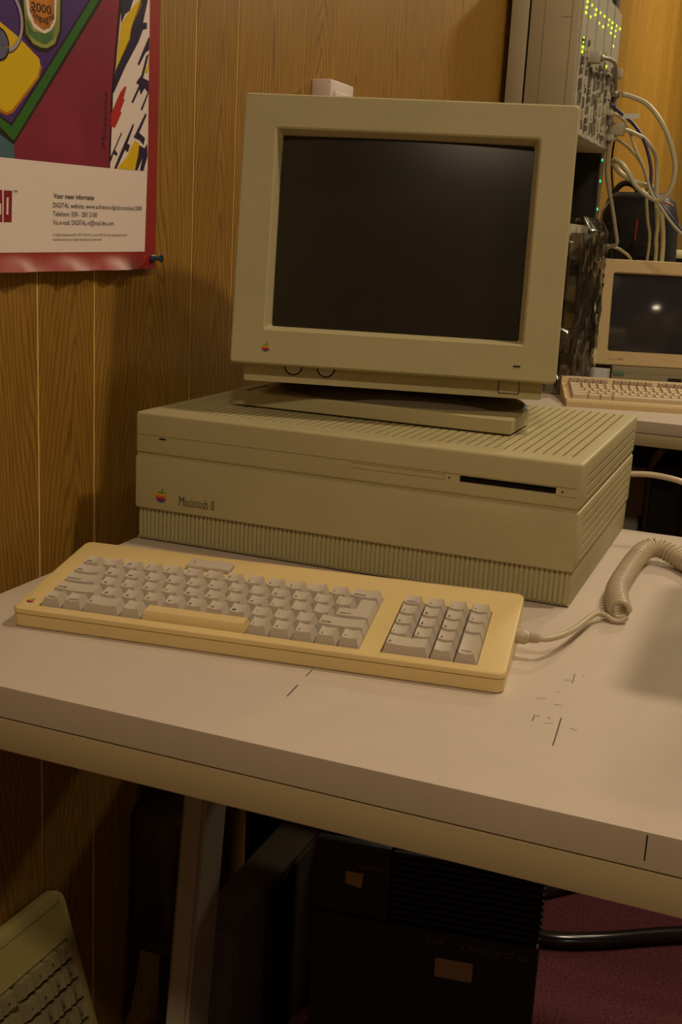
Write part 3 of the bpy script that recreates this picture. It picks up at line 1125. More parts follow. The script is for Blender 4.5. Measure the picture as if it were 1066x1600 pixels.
PP = {
'purple': [(-700, 482), (-495.6, 521.6), (-339.5, 551.5), (-320, 580), (-320, 860), (-840, 860), (-840, 420)] and [(-840, 860), (-240, 860), (-320, 572), (-480.1, 400.3), (-498.6, 406.9), (-700, 480), (-840, 480)],
'napkin': [(-560, 525), (-496.1, 503.1), (-474.6, 495.8), (-468.0, 493.5), (-438.4, 479.7), (-436.6, 473.6), (-441.0, 463.3), (-479.4, 428.7), (-487.2, 425.8), (-498.1, 428.6), (-590, 452)],
'napkin_shade': [(-498.1, 428.6), (-487.2, 425.8), (-479.4, 428.7), (-441.0, 463.3), (-436.6, 473.6), (-434.3, 473.3), (-438.7, 462.2), (-477.9, 426.5), (-487.3, 423.3), (-498.2, 425.2), (-592, 449), (-590, 452)],
'green': [(-70, 848), (-55, 848), (-339.5, 551.5), (-476.7, 402.0), (-480.0, 403.1), (-498.5, 413.7), (-800, 560), (-800, 573), (-498.2, 421.8), (-479.7, 414.9), (-354.3, 548.7)],
'outline': [(-339.5, 551.5), (-333.5, 552.6), (-475.6, 400.0), (-477.2, 398.5), (-498.6, 406.9), (-800, 550), (-800, 560), (-498.5, 413.7), (-480.0, 403.1), (-476.7, 402.0)],
'outline2': [(-356.9, 548.2), (-353.7, 548.8), (-479.8, 414.5), (-498.2, 421.4), (-800, 574), (-800, 578), (-498.2, 423.4), (-480.4, 416.8)],
'teal': [(-498.6, 406.9), (-477.2, 398.5), (-475.9, 386.0), (-499.2, 385.6), (-840, 382), (-840, 545), (-800, 550)],
'maroon': [(-333.4, 552.6), (-302.7, 558.5), (-317.9, 463.1), (-322.3, 388.0), (-475.9, 386.0), (-476.7, 399.9)],
'maroon_top': [(-333.4, 552.6), (-302.7, 558.5), (-262, 800), (-262, 860), (-100, 860)],
'outline3': [(-304.2, 558.3), (-300.0, 559.0), (-315.5, 463.3), (-320.2, 388.1), (-322.3, 388.0), (-318.6, 463.1)],
'strip_white': [(-302.7, 558.5), (-246.8, 569.2), (-247.1, 390.1), (-322.3, 388.0), (-317.9, 463.1)],
'strip_white_top': [(-302.7, 558.5), (-246.8, 569.2), (-244, 860), (-255, 860)],
'bottle': [(-461.1, 528.2), (-461, 700), (-405, 700), (-405.4, 538.9), (-406.8, 510.6), (-414.3, 496.7), (-426.4, 490.8), (-436.0, 489.8), (-447.6, 491.4), (-457.8, 498.6)],
'bottle_outline': [(-464.7, 527.6), (-465, 704), (-401, 704), (-401.7, 539.6), (-403.1, 510.5), (-410.6, 495.9), (-424.1, 487.4), (-438.4, 485.9), (-452.3, 489.3), (-462.3, 497.1)],
'bottle_inner': [(-457.6, 511.5), (-447.4, 502.3), (-428.7, 503.4), (-414.1, 512.2), (-416.7, 500.5), (-428.8, 493.7), (-442.9, 494.6), (-454.4, 499.1)],
'label_white': [(-458.4, 528.8), (-458, 585), (-411, 590), (-411.0, 537.8), (-412.9, 517.3), (-420.2, 506.9), (-431.0, 503.0), (-446.2, 505.3), (-455.2, 514.6)],
'label': [(-453.8, 529.6), (-453, 580), (-415, 585), (-415.1, 537.0), (-415.3, 518.9), (-422.6, 509.3), (-432.2, 505.9), (-445.0, 509.6), (-451.7, 519.3)],
'Y1': [(-285.7, 549.6), (-266.6, 565.4), (-261.9, 560.1), (-273.7, 545.6), (-282.5, 534.8), (-284.6, 521.3), (-311.0, 487.2), (-301.5, 534.5)],
'D1': [(-302.7, 558.5), (-278.5, 563.2), (-285.7, 549.6), (-294.4, 544.9), (-301.5, 534.5)],
'D2': [(-250.5, 568.5), (-263.6, 566.0), (-276.7, 545.0), (-283.9, 529.9), (-286.7, 521.7), (-311.0, 487.2), (-317.0, 463.3), (-313.6, 465.2), (-293.6, 492.7), (-268.7, 521.5), (-259.9, 535.5), (-252.2, 537.6), (-252.3, 543.9), (-260.0, 542.5)],
'D3': [(-248.9, 529.5), (-247.3, 530.0), (-247.3, 517.0), (-254.7, 512.7), (-266.7, 498.2), (-269.8, 499.3)],
'D4': [(-247.3, 513.3), (-253.1, 509.7), (-261.9, 489.3), (-272.5, 479.9), (-266.3, 478.4), (-281.2, 459.0), (-277.5, 458.6), (-265.6, 474.5), (-263.0, 468.4), (-255.4, 476.6), (-249.1, 473.3), (-262.7, 453.9), (-259.6, 453.0), (-247.3, 472.1), (-247.3, 485.1), (-258.8, 486.6)],
'Y2': [(-247.3, 509.3), (-249.7, 500.6), (-257.4, 493.1), (-249.6, 492.6), (-247.3, 499.7)],
'R1': [(-293.3, 474.0), (-291.0, 472.8), (-296.1, 461.1), (-294.0, 459.8), (-301.8, 447.9), (-299.7, 445.8), (-311.8, 429.6), (-320.0, 431.0), (-319.6, 442.7), (-302.1, 466.7)],
'D5': [(-300.0, 426.3), (-298.5, 425.3), (-311.5, 407.5), (-306.5, 403.9), (-308.5, 401.4), (-314.4, 403.3), (-318.6, 395.0), (-321.0, 398.0), (-310.1, 412.4)],
'D6': [(-277.7, 437.3), (-275.3, 436.4), (-288.0, 415.9), (-282.8, 414.7), (-286.9, 407.1), (-292.4, 409.1), (-308.4, 388.3), (-312.8, 388.6), (-295.4, 413.6)],
'D7': [(-253.3, 450.9), (-250.7, 448.7), (-265.3, 429.3), (-253.3, 424.7), (-256.3, 417.1), (-263.6, 421.3), (-276.0, 423.4)],
'Y3': [(-273.8, 420.4), (-265.1, 417.9), (-266.3, 404.7), (-272.2, 389.6), (-306.9, 388.8), (-287.8, 403.0), (-281.8, 411.6)],
'D8': [(-265.0, 416.3), (-254.0, 414.0), (-248.7, 419.4), (-247.8, 406.2), (-255.7, 390.1), (-262.9, 389.9), (-257.9, 403.7), (-267.6, 389.9), (-272.9, 389.6), (-267.9, 404.6)],
'white': [(-840, 381), (-499.2, 385.5), (-322.3, 388.0), (-248.0, 389.8), (-251.4, 302.5), (-501.5, 299.6), (-840, 297.5)],
}
PCOL = {
'purple': mat('print_purple', (0.075, 0.030, 0.17), 0.35), 'napkin': mat('print_yellow', (0.74, 0.50, 0.008), 0.35), 'napkin_shade': mat('print_amber', (0.48, 0.17, 0.01), 0.35),
'green': mat('print_green', (0.035, 0.15, 0.02), 0.35), 'outline': mat('print_black', (0.025, 0.012, 0.012), 0.35), 'outline3': mat('print_black', (0, 0, 0)), 'outline2': mat('print_black', (0.02, 0.01, 0.01), 0.35),
'teal': mat('print_teal', (0.07, 0.15, 0.18), 0.35), 'maroon': mat('print_maroon', (0.25, 0.026, 0.050), 0.35, noise=0.28, nscale=7), 'maroon_top': mat('print_maroon', (0.22, 0.03, 0.05), 0.35),
'strip_white': mat('print_white', (0.84, 0.72, 0.66), 0.4), 'strip_white_top': mat('print_white', (0.6, 0.5, 0.48), 0.4), 'white': mat('print_white', (0.6, 0.5, 0.48), 0.4),
'bottle': mat('print_olive', (0.30, 0.32, 0.07), 0.35, noise=0.4, nscale=40), 'bottle_outline': mat('print_black', (0, 0, 0)), 'bottle_inner': mat('print_bottle_green', (0.08, 0.18, 0.05), 0.35, noise=0.4, nscale=60),
'label_white': mat('print_white', (0, 0, 0)), 'label': mat('print_orange', (0.55, 0.20, 0.02), 0.35, noise=0.3, nscale=40)}
NAVY = mat('print_navy', (0.030, 0.018, 0.055), 0.35)
LAY = {'purple': 1, 'teal': 1, 'maroon': 1, 'maroon_top': 1, 'strip_white': 2, 'strip_white_top': 2, 'green': 2, 'outline': 3, 'outline2': 3, 'outline3': 3, 'napkin': 2, 'napkin_shade': 3, 'bottle_outline': 3, 'bottle': 4, 'bottle_inner': 5, 'label_white': 5, 'label': 6, 'white': 4}
for kname, pts in PP.items():
    m = PCOL.get(kname)
    lay = LAY.get(kname, 4)
    if m is None:
        m = {'Y': PCOL['napkin'], 'D': NAVY, 'R': mat('print_scarlet', (0.48, 0.03, 0.03), 0.35)}[kname[0]]
    o = link('print_patch', poly_mesh([[(a / 1000, b / 1000) for a, b in pts]], 'print_patch', 0.0001 * lay), m, poster)


def ring_poly(cx, cy_, r0, r1, a0, a1, n=24):
    outer = [(cx + r1 * math.cos(math.radians(a0 + (a1 - a0) * i / n)), cy_ + r1 * math.sin(math.radians(a0 + (a1 - a0) * i / n))) for i in range(n + 1)]
    inner = [(cx + r0 * math.cos(math.radians(a0 + (a1 - a0) * i / n)), cy_ + r0 * math.sin(math.radians(a0 + (a1 - a0) * i / n))) for i in range(n, -1, -1)]
    return outer + inner


link('print_patch', poly_mesh([ring_poly(-0.4905, 0.506, 0.0248, 0.0285, -75, 110)], 'glass_rim', 0.0006), mat('print_pale_lilac', (0.42, 0.36, 0.40), 0.35), poster)
link('print_patch', poly_mesh([ring_poly(-0.4905, 0.506, 0.0285, 0.0296, -75, 110)], 'glass_line', 0.0006), PCOL['outline'], poster)
link('print_patch', poly_mesh([ring_poly(-0.4965, 0.4835, 0.0, 0.0125, 0, 355)], 'grape', 0.0006), mat('print_grey_blue', (0.13, 0.12, 0.20), 0.35), poster)
link('print_patch', poly_mesh([ring_poly(-0.4965, 0.4835, 0.0125, 0.0145, 0, 355)], 'grape_line', 0.0006), PCOL['outline'], poster)
for p in ([(-492.9, 356.3), (-481.0, 356.7), (-482.4, 327.8), (-494.1, 327.4)], [(-507.5, 356.3), (-495.1, 356.6), (-495.8, 327.4), (-508.5, 327.2)]):
    link('logo_block', poly_mesh([[(a / 1000, b / 1000) for a, b in p]], 'logo_block', 0.0005), mat('print_crimson', (0.26, 0.02, 0.03), 0.35), poster)
link('logo_letter', poly_mesh([[(-0.4890, 0.3502), (-0.4864, 0.3503), (-0.4872, 0.3347), (-0.4899, 0.3346)]], 'logo_letter', 0.0006), PCOL['white'], poster)
link('logo_letter', poly_mesh([[(-0.5020, 0.3445), (-0.4972, 0.3442), (-0.4974, 0.3344), (-0.5022, 0.3343)]], 'logo_letter', 0.0006), PCOL['white'], poster)


def poster_line(txt, x, y, w, h, slope=0.02, bold=0.0, rot=None, m=INK, shear=0.0):
    lettering('print_line', txt, m, poster, Matrix.Translation((x, y, 0.0007)) @ Matrix.Rotation(math.atan(slope) if rot is None else rot, 4, 'Z'), width=w, height=h, bold=bold, shear=shear)


poster_line('Voor meer informatie', -0.4181, 0.3529, 0.0685, 0.0050, bold=0.010)
poster_line('DIGITAL website: www.software.digital.com/year2000', -0.4189, 0.3440, 0.1605, 0.0050, bold=-0.004)
poster_line('Telefoon: 030 - 283 2100', -0.4190, 0.3357, 0.0750, 0.0050, bold=-0.004)
poster_line('Via e-mail: DIGITAL-nl@mail.dec.com', -0.4191, 0.3274, 0.1056, 0.0050, bold=-0.004)
poster_line('\u00a9 Digital Equipment BV 1997. DIGITAL en het DIGITAL logo zijn geregistreerde', -0.4192, 0.3164, 0.1318, 0.0025, bold=-0.006)
poster_line('handelsmerken van Digital Equipment Corporation.', -0.4193, 0.3119, 0.0846, 0.0025, bold=-0.006)
poster_line('TM', -0.4790, 0.3549, 0.0055, 0.0026)
poster_line('2000', -0.4500, 0.5200, 0.0300, 0.0080, slope=0.06, bold=0.012)
for i, (ch, dx, dy, r) in enumerate((('C', 0.0, 0.006, -0.6), ('o', 0.0045, 0.0025, -0.45), ('m', 0.0095, 0.0, -0.25), ('p', 0.0155, -0.0015, -0.05), ('a', 0.0205, -0.0015, 0.1), ('g', 0.0250, -0.0005, 0.25), ('n', 0.0300, 0.0015, 0.35), ('e', 0.0345, 0.0035, 0.5))):
    poster_line(ch, -0.4530 + dx, 0.5140 + dy, 0.0040 if ch != 'm' else 0.0055, 0.0065, rot=r, bold=0.012)
poster_line('Postma', -0.3290, 0.4070, 0.056, 0.0070, rot=math.radians(86), shear=0.4, bold=-0.012)

pin = thing('push_pin', 'blue plastic push pin in the lower right corner of the poster', 'push pin')
pin.matrix_world = Matrix.Translation(wall_pt(-0.2365, 0.2955, 0.0045)) @ Matrix((WDIR, Vector((0, 0, 1)), WNRM)).transposed().to_4x4()
PINB = mat('pin_blue', (0.02, 0.075, 0.13), 0.25, 0.6)
link('collar', lathe([(0.0045, 0.001), (0.0048, 0.002), (0.0040, 0.0030), (0.0025, 0.0042)], 16), PINB, pin)
link('grip', lathe([(0.0025, 0.0042), (0.0022, 0.0080), (0.0026, 0.0110), (0.0044, 0.0118), (0.0046, 0.0128), (0.0040, 0.0136)], 16), PINB, pin)

# white junction box on the wall behind the monitor
jb = thing('wall_box', 'small white electrical box on the panelled wall behind the large monitor', 'electrical box')
jb.matrix_world = Matrix.Translation(wall_pt(0.186, 0.455, 0.0)) @ Matrix((WDIR, Vector((0, 0, 1)), WNRM)).transposed().to_4x4()
JW = mat('box_white', (0.66, 0.55, 0.50), 0.45, 0.4)
box('cover', (0.0, 0.085, 0.0, 0.091, 0.0, 0.030), JW, jb, 0.002)
box('plate', (0.012, 0.073, 0.015, 0.076, 0.029, 0.033), JW, jb, 0.001)

# ------------------------------------------------------------------ wall-mounted network hub
hub = thing('network_hub', 'tall grey network hub with rows of lit yellow green lights beside the wall', 'network hub', (0, 0, ZD))
HX0, HX1, HY0, HY1, HZ0, HZ1 = -0.012, 0.140, 1.500, 1.990, 0.565, 0.895
box('back_case', (HX0, 0.026, HY0, HY1, HZ0, HZ1 + 0.05), HUBG, hub, 0.003)
box('case', (0.0295, HX1 - 0.006, HY0 + 0.001, HY1, HZ0, HZ1), HUBG, hub, 0.003)
box('case_joint', (0.025, 0.0305, HY0 + 0.004, HY1 - 0.004, HZ0 + 0.004, HZ1 - 0.004), DEEP, hub)
boxes('side_seam', [(0.0600, 0.0606, HY0 + 0.0004, HY0 + 0.0016, HZ0 + 0.03, HZ0 + 0.30), (0.0565, 0.0645, HY0 + 0.0002, HY0 + 0.0016, HZ0 + 0.2995, HZ0 + 0.3005), (0.118, 0.1186, HY0 + 0.0004, HY0 + 0.0016, HZ0 + 0.01, HZ1 - 0.01), (0.0985, 0.1150, HY0 + 0.0004, HY0 + 0.0016, HZ0 + 0.232, HZ0 + 0.2326)], mat('hub_seam', (0.13, 0.10, 0.075), 0.7), hub)
boxes('wall_bracket', [(-0.05, HX0 + 0.002, HY0 + 0.06, HY0 + 0.10, HZ0 + 0.05, HZ1), (-0.05, HX0 + 0.002, HY1 - 0.10, HY1 - 0.06, HZ0 + 0.05, HZ1)], METAL, hub)
mods = [1.503, 1.556, 1.610, 1.665, 1.719, 1.772, 1.825, 1.880, 1.935, 1.992]
modules = []
for i, (a, b) in enumerate(zip(mods, mods[1:])):
    m_ = box('module', (HX1 - 0.012, HX1 + (0.002 if i % 2 else 0.0), a + 0.002, b - 0.002, HZ0 + 0.004, HZ1 - 0.006), HUBM, hub, 0.0015, 1)
    modules.append(m_)
    # sockets down the lower part of each module
    rng = random.Random(30 + i)
    bs, ms, wl_ = [], [], []
    z = HZ0 + 0.02
    while z < HZ0 + 0.19:
        kind = rng.random()
        hgt = rng.choice((0.010, 0.014, 0.022))
        yc = (a + b) / 2 + rng.uniform(-0.006, 0.006)
        t_ = (HX1 + 0.0005, HX1 + 0.003 + 0.004 * rng.random(), yc - 0.009, yc + 0.009, z, z + hgt)
        (bs if kind < 0.4 else ms if kind < 0.75 else wl_).append(t_)
        z += hgt + rng.uniform(0.004, 0.012)
    for lst, mm_, nm in ((bs, GREYBOX, 'dark_socket'), (ms, METAL, 'metal_socket'), (wl_, HUBG, 'grey_socket')):
        for q in lst:
            box(nm, q, mm_, m_)
led_me = lathe([(0.0030, 0), (0.0030, 0.001), (0.0018, 0.0022)], 8)
led_me.materials.append(LEDY)
LEDS = [(1.527, 0.83), (1.525, 0.819), (1.522, 0.808), (1.578, 0.833), (1.573, 0.809), (1.632, 0.834), (1.628, 0.823), (1.683, 0.837), (1.681, 0.815), (1.741, 0.84), (1.735, 0.817), (1.801, 0.843), (1.794, 0.831), (1.852, 0.846), (1.849, 0.834), (1.844, 0.822), (1.909, 0.849), (1.904, 0.837), (1.901, 0.824), (1.966, 0.852), (1.893, 0.801), (1.520, 0.759), (1.520, 0.75), (1.520, 0.741), (1.520, 0.731), (1.776, 0.761), (1.827, 0.746)]
for y, z in LEDS:
    o = bpy.data.objects.new('indicator_light', led_me)
    COL.objects.link(o)
    o.parent = hub
    o.location = (HX1 + 0.0015, y, z)
    o.rotation_euler = (0, PI / 2, 0)
# plugs sticking out of the hub front
for (nm, y, z, ln, hh, m_) in (('ribbon_plug', 1.62, 0.735, 0.022, 0.024, HUBM), ('coax_plug', 1.95, 0.700, 0.016, 0.016, METAL), ('square_plug', 1.96, 0.620, 0.036, 0.030, HUBG), ('small_plug', 1.95, 0.598, 0.016, 0.014, HUBM), ('grey_plug', 1.955, 0.748, 0.018, 0.022, HUBG), ('flat_plug', 1.90, 0.651, 0.016, 0.012, HUBM)):
    box(nm, (HX1 + 0.0015, HX1 + 0.0015 + ln, y - 0.014, y + 0.014, z - hh / 2, z + hh / 2), m_, hub, 0.002)

# black upright chassis behind the hub
bc = thing('black_rack_unit', 'tall black equipment cabinet with four green lights behind the grey hub', 'equipment cabinet', (0, 0, ZD))
box('cabinet', (-0.008, 0.120, 2.005, 2.045, 0.0, 1.45), BLACK, bc, 0.002)
box('edge_trim', (0.1195, 0.1225, 2.006, 2.044, 0.01, 1.44), mat('edge_grey', (0.12, 0.11, 0.09), 0.4), bc)
lg = lathe([(0.0036, 0), (0.0036, 0.001), (0.002, 0.0024)], 8)
lg.materials.append(LEDG)
for z in (0.550, 0.499, 0.430, 0.385):
    o = bpy.data.objects.new('green_light', lg)
    COL.objects.link(o)
    o.parent = bc
    o.location = (0.1225, 2.012, z)
    o.rotation_euler = (0, PI / 2, 0)

# ------------------------------------------------------------------ cables from the hub
CAB = {
'loop': ([(0.165, 1.95, 0.700), (0.184, 1.97, 0.698), (0.223, 2.0, 0.682), (0.262, 2.0, 0.639), (0.29, 2.0, 0.587), (0.305, 2.0, 0.535), (0.3, 2.0, 0.486), (0.278, 2.0, 0.458), (0.253, 2.0, 0.463), (0.216, 2.0, 0.489), (0.197, 2.0, 0.515), (0.172, 2.0, 0.543), (0.152, 2.012, 0.551), (0.149, 2.03, 0.543), (0.166, 2.04, 0.523), (0.198, 2.05, 0.505), (0.228, 2.06, 0.496), (0.241, 2.09, 0.494), (0.254, 2.14, 0.470), (0.262, 2.22, 0.42), (0.262, 2.322, 0.33), (0.262, 2.322, 0.15), (0.262, 2.322, 0.007)], 0.0062, WCABLE, 'thick cream cable making a wide loop from the hub down behind the terminal'),
'blue': ([(0.148, 1.90, 0.671), (0.160, 1.98, 0.662), (0.187, 2.03, 0.641), (0.211, 2.03, 0.613), (0.23, 2.03, 0.576), (0.244, 2.03, 0.531), (0.248, 2.03, 0.49), (0.266, 2.03, 0.462), (0.304, 2.03, 0.421), (0.346, 2.05, 0.381), (0.46, 2.12, 0.345), (0.55, 2.18, 0.25), (0.60, 2.2, 0.006)], 0.0042, BCABLE, 'dark blue cable hanging from the hub to the right'),
'thin': ([(0.158, 1.90, 0.651), (0.172, 1.96, 0.643), (0.186, 2.0, 0.617), (0.207, 2.0, 0.573), (0.233, 2.0, 0.529), (0.25, 2.0, 0.484), (0.275, 2.0, 0.448), (0.35, 2.02, 0.371), (0.48, 2.09, 0.325), (0.58, 2.14, 0.20), (0.63, 2.16, 0.005)], 0.0038, WCABLE, 'thin cream cable running down to the right beside the dark blue one'),
'conn': ([(0.178, 1.96, 0.620), (0.195, 2.0, 0.616), (0.221, 2.04, 0.603), (0.246, 2.06, 0.571), (0.255, 2.06, 0.53), (0.26, 2.06, 0.466), (0.267, 2.06, 0.425), (0.267, 2.10, 0.392), (0.255, 2.20, 0.365), (0.245, 2.322, 0.31), (0.235, 2.322, 0.12), (0.235, 2.322, 0.006)], 0.0052, WCABLE, 'cream cable dropping from the square hub plug in front of the bag'),
'low': ([(0.158, 1.95, 0.598), (0.170, 2.03, 0.592), (0.191, 2.09, 0.572), (0.215, 2.09, 0.543), (0.229, 2.09, 0.505), (0.234, 2.09, 0.454), (0.236, 2.14, 0.410), (0.234, 2.23, 0.37), (0.222, 2.322, 0.30), (0.215, 2.322, 0.15), (0.21, 2.322, 0.005)], 0.0040, WCABLE, 'cream cable leaving the lowest hub plug and hanging straight down'),
'flat': ([(0.1645, 1.62, 0.735), (0.172, 1.70, 0.742), (0.158, 1.86, 0.75), (0.150, 1.95, 0.696), (0.148, 1.95, 0.62), (0.146, 1.95, 0.559), (0.149, 1.95, 0.51), (0.167, 1.95, 0.445), (0.185, 1.95, 0.376), (0.19, 1.95, 0.347), (0.172, 1.955, 0.338), (0.152, 1.955, 0.319), (0.137, 1.957, 0.300), (0.136, 1.958, 0.280), (0.143, 1.960, 0.250), (0.130, 1.962, 0.15), (0.120, 1.965, 0.006)], 0.0048, GCABLE, 'grey flat cable hanging from the hub past the green lights'),
'dark': ([(0.147, 2.045, 0.63), (0.140, 2.055, 0.579), (0.140, 2.07, 0.529), (0.146, 2.09, 0.478), (0.153, 2.1, 0.398), (0.150, 2.14, 0.318), (0.145, 2.20, 0.15), (0.145, 2.25, 0.004)], 0.0026, BLACK, 'thin black lead hanging down behind the grey flat cable'),
'silver': ([(0.150, 2.06, 0.47), (0.139, 2.065, 0.447), (0.128, 2.06, 0.424), (0.128, 2.07, 0.39), (0.131, 2.07, 0.35), (0.136, 2.08, 0.311), (0.14, 2.09, 0.15), (0.14, 2.10, 0.004)], 0.0022, METAL, 'thin silvery lead beside the black cabinet'),
'loop2': ([(0.200, 2.322, 0.200), (0.193, 2.24, 0.300), (0.178, 2.14, 0.330), (0.159, 2.09, 0.340), (0.141, 2.08, 0.340), (0.1335, 2.08, 0.326), (0.1325, 2.08, 0.307), (0.136, 2.09, 0.273), (0.145, 2.11, 0.10), (0.15, 2.12, 0.005)], 0.0040, WCABLE, 'small cream cable loop standing up behind the terminal'),
}
for kname, (pts, r, m_, lab) in CAB.items():
    o = link('cable', tube_mesh([Vector((p.x, p.y, p.z + ZD)) for p in spline(pts, 6)], r, 8), m_)
    tag(o, lab, 'cable', 'cables hanging from the hub')
box_me = box('cable_tag', (0.168, 0.205, 1.985, 1.989, 0.648 + ZD, 0.660 + ZD), PAPER)
tag(box_me, 'small white paper tag on the blue cable at the hub', 'tag')

# ------------------------------------------------------------------ bag on a cabinet behind the second desk
cab = thing('low_cabinet', 'low grey cabinet behind the terminal desk holding up the black bag', 'cabinet', (0, 0.02, 0))
box('carcass', (0.020, 1.1, 2.34, 2.80, 0.06, 0.70), HUBG, cab, 0.003)
box('top', (0.018, 1.105, 2.335, 2.805, 0.70, ZD), HUBG, cab, 0.002)
box('base', (0.03, 1.08, 2.36, 2.78, 0.0, 0.06), BLACK, cab)
for k in range(2):
    dr = box('door', (0.025 + 0.52 * k, 0.54 + 0.555 * k, 2.325, 2.340, 0.07, 0.69), HUBM, cab, 0.002)
    box('handle', (0.50 - 0.44 * 0 + 0.07 * k, 0.512 + 0.07 * k, 2.312, 2.325, 0.42, 0.54), METAL, dr)
bag = thing('bag', 'upright black nylon bag with red piping and grab handle behind the terminal', 'bag', (0.165, 2.52, ZD))


def bag_ring(z, w, d_, r):
    return [(x_, y_, z) for x_, y_ in round_rect(-w / 2, w / 2, -d_ / 2, d_ / 2, r, 5)]


link('body', loft([bag_ring(0.0, 0.20, 0.24, 0.02), bag_ring(0.02, 0.215, 0.27, 0.03), bag_ring(0.25, 0.215, 0.27, 0.035), bag_ring(0.42, 0.205, 0.25, 0.04), bag_ring(0.475, 0.18, 0.22, 0.045), bag_ring(0.495, 0.14, 0.18, 0.04)], True, 'body', 50), BAGM, bag)
link('front_pocket', loft([[(x_, -0.137 - 0.020 * s, z_) for x_, z_ in round_rect(-0.005 + i_, 0.095 - i_, 0.03 + i_, 0.36 - i_, 0.02, 4)] for s, i_ in ((-0.4, 0.0), (0.6, 0.0), (1.0, 0.01))], True, 'front_pocket', 40), BAGM, bag)
link('grab_handle', tube_mesh(spline([(-0.075, -0.04, 0.470), (-0.070, -0.04, 0.505), (-0.045, -0.04, 0.522), (-0.015, -0.04, 0.510), (-0.005, -0.04, 0.480)]), 0.0085, 8), BLACK, bag)
for xq, z0, z1 in ((-0.020, 0.40, 0.485), (0.008, 0.10, 0.42)):
    link('piping', tube_mesh([(xq, -0.1375 + (0.022 if z1 > 0.45 else 0), z0), (xq + 0.002, -0.1345 + (0.025 if z1 > 0.45 else 0), (z0 + z1) / 2), (xq + 0.001, -0.128 + (0.035 if z1 > 0.45 else 0), z1)], 0.0028, 6), REDP, bag)
link('piping', tube_mesh(spline([(0.05, -0.118, 0.455), (0.08, -0.110, 0.468), (0.098, -0.09, 0.462)]), 0.0028, 6), REDP, bag)
link('strap', tube_mesh(spline([(-0.06, -0.12, 0.44), (-0.03, -0.145, 0.38), (-0.062, -0.15, 0.30), (-0.02, -0.148, 0.22)]), 0.0045, 6), BLACK, bag)

# far counter and a grey box on it
fc = thing('counter', 'pale topped counter along the panelled wall far behind the bag', 'counter', (0, 0, 0))
box('body', (0.12, 0.50, 4.05, 5.55, 0.0, 1.03), BLACK, fc)
box('top', (0.10, 0.52, 4.0, 5.6, 1.03, 1.065), mat('counter_top', (0.62, 0.62, 0.42), 0.5), fc, 0.003)
gb = thing('grey_box', 'grey equipment box standing on the far counter', 'equipment box', (0.35, 4.5, 1.065))
box('case', (-0.10, 0.10, -0.2, 0.2, 0.0, 0.21), mat('far_grey', (0.22, 0.19, 0.15), 0.5), gb, 0.006)
box('face', (-0.085, 0.085, -0.205, -0.199, 0.02, 0.19), GREYBOX, gb, 0.002)

# ------------------------------------------------------------------ wrapped stack left of the terminal
BX = [((0.045, 0.100, 1.66, 1.88, 0.0, 0.36), (0.42, 0.38, 0.26), 'upright olive grey circuit board case at the left of the wrapped stack'),
      ((0.104, 0.125, 1.64, 1.90, 0.0, 0.385), (0.50, 0.46, 0.34), 'thin pale upright board in the middle of the wrapped stack'),
      ((0.129, 0.158, 1.66, 1.87, 0.0, 0.365), (0.24, 0.22, 0.165), 'dark upright board nearest the terminal in the wrapped stack'),
      ((0.002, 0.040, 1.66, 1.88, 0.0, 0.33), (0.10, 0.09, 0.07), 'dark upright case nearest the wall in the wrapped stack')]
for k, (b_, c_, lab) in enumerate(BX):
    t = thing('circuit_board_case', lab, 'equipment case', (b_[0], b_[2], ZD), (0, 0, 0), 'boards in the wrapped stack')
    ww, dd, hh = b_[1] - b_[0], b_[3] - b_[2], b_[5]
    m_ = mat('board_case_%d' % k, c_, 0.5, 0.4, noise=0.4, nscale=25)
    box('panel', (0, ww, 0, dd, 0.0, hh), m_, t, 0.002)
    for q in range(5):
        z = 0.03 + 0.06 * q + 0.012 * (k % 2)
        box('connector', (ww * 0.15, ww * 0.85, -0.006, 0.001, z, z + 0.035), (METAL, BLACK, HUBM, GREYBOX, METAL)[(q + k) % 5], t, 0.001, 1)
bm = bmesh.new()
# crumpled clear film around the stack
nx, nz = 40, 26
rng = random.Random(4)
per = [(x_, y_) for x_, y_ in round_rect(-0.004, 0.1720, 1.610, 1.925, 0.012, 6)]
# resample perimeter
tot = []
for i in range(len(per)):
    a, b = Vector(per[i]), Vector(per[(i + 1) % len(per)])
    n = max(1, int((b - a).length / 0.012))
    for k in range(n):
        tot.append(a.lerp(b, k / n))
rows = []
for j in range(nz + 1):
    z = 0.003 + 0.40 * j / nz
    row = []
    for i, p in enumerate(tot):
        c = Vector((0.076, 1.767))
        d_ = (p - c).normalized()
        wob = 0.006 * math.sin(i * 1.7 + j * 0.6) + 0.005 * math.sin(i * 0.63 - j * 0.9) + rng.uniform(-0.003, 0.003)
        pinch = 0.0 if j < nz - 2 else -0.015 * (j - nz + 2)
        row.append(bm.verts.new((max(-0.008, p.x + d_.x * (wob * 0.6 + pinch)), p.y + d_.y * (wob + pinch), ZD + z)))
    rows.append(row)
for a, b in zip(rows, rows[1:]):
    for i in range(len(tot)):
        q = (i + 1) % len(tot)
        bm.faces.new((a[i], a[q], b[q], b[i]))
film = link('plastic_wrap', finish(bm, 'plastic_wrap', 25), FILM)
tag(film, 'crumpled clear plastic wrap around the stack of boards beside the terminal', 'plastic wrap')

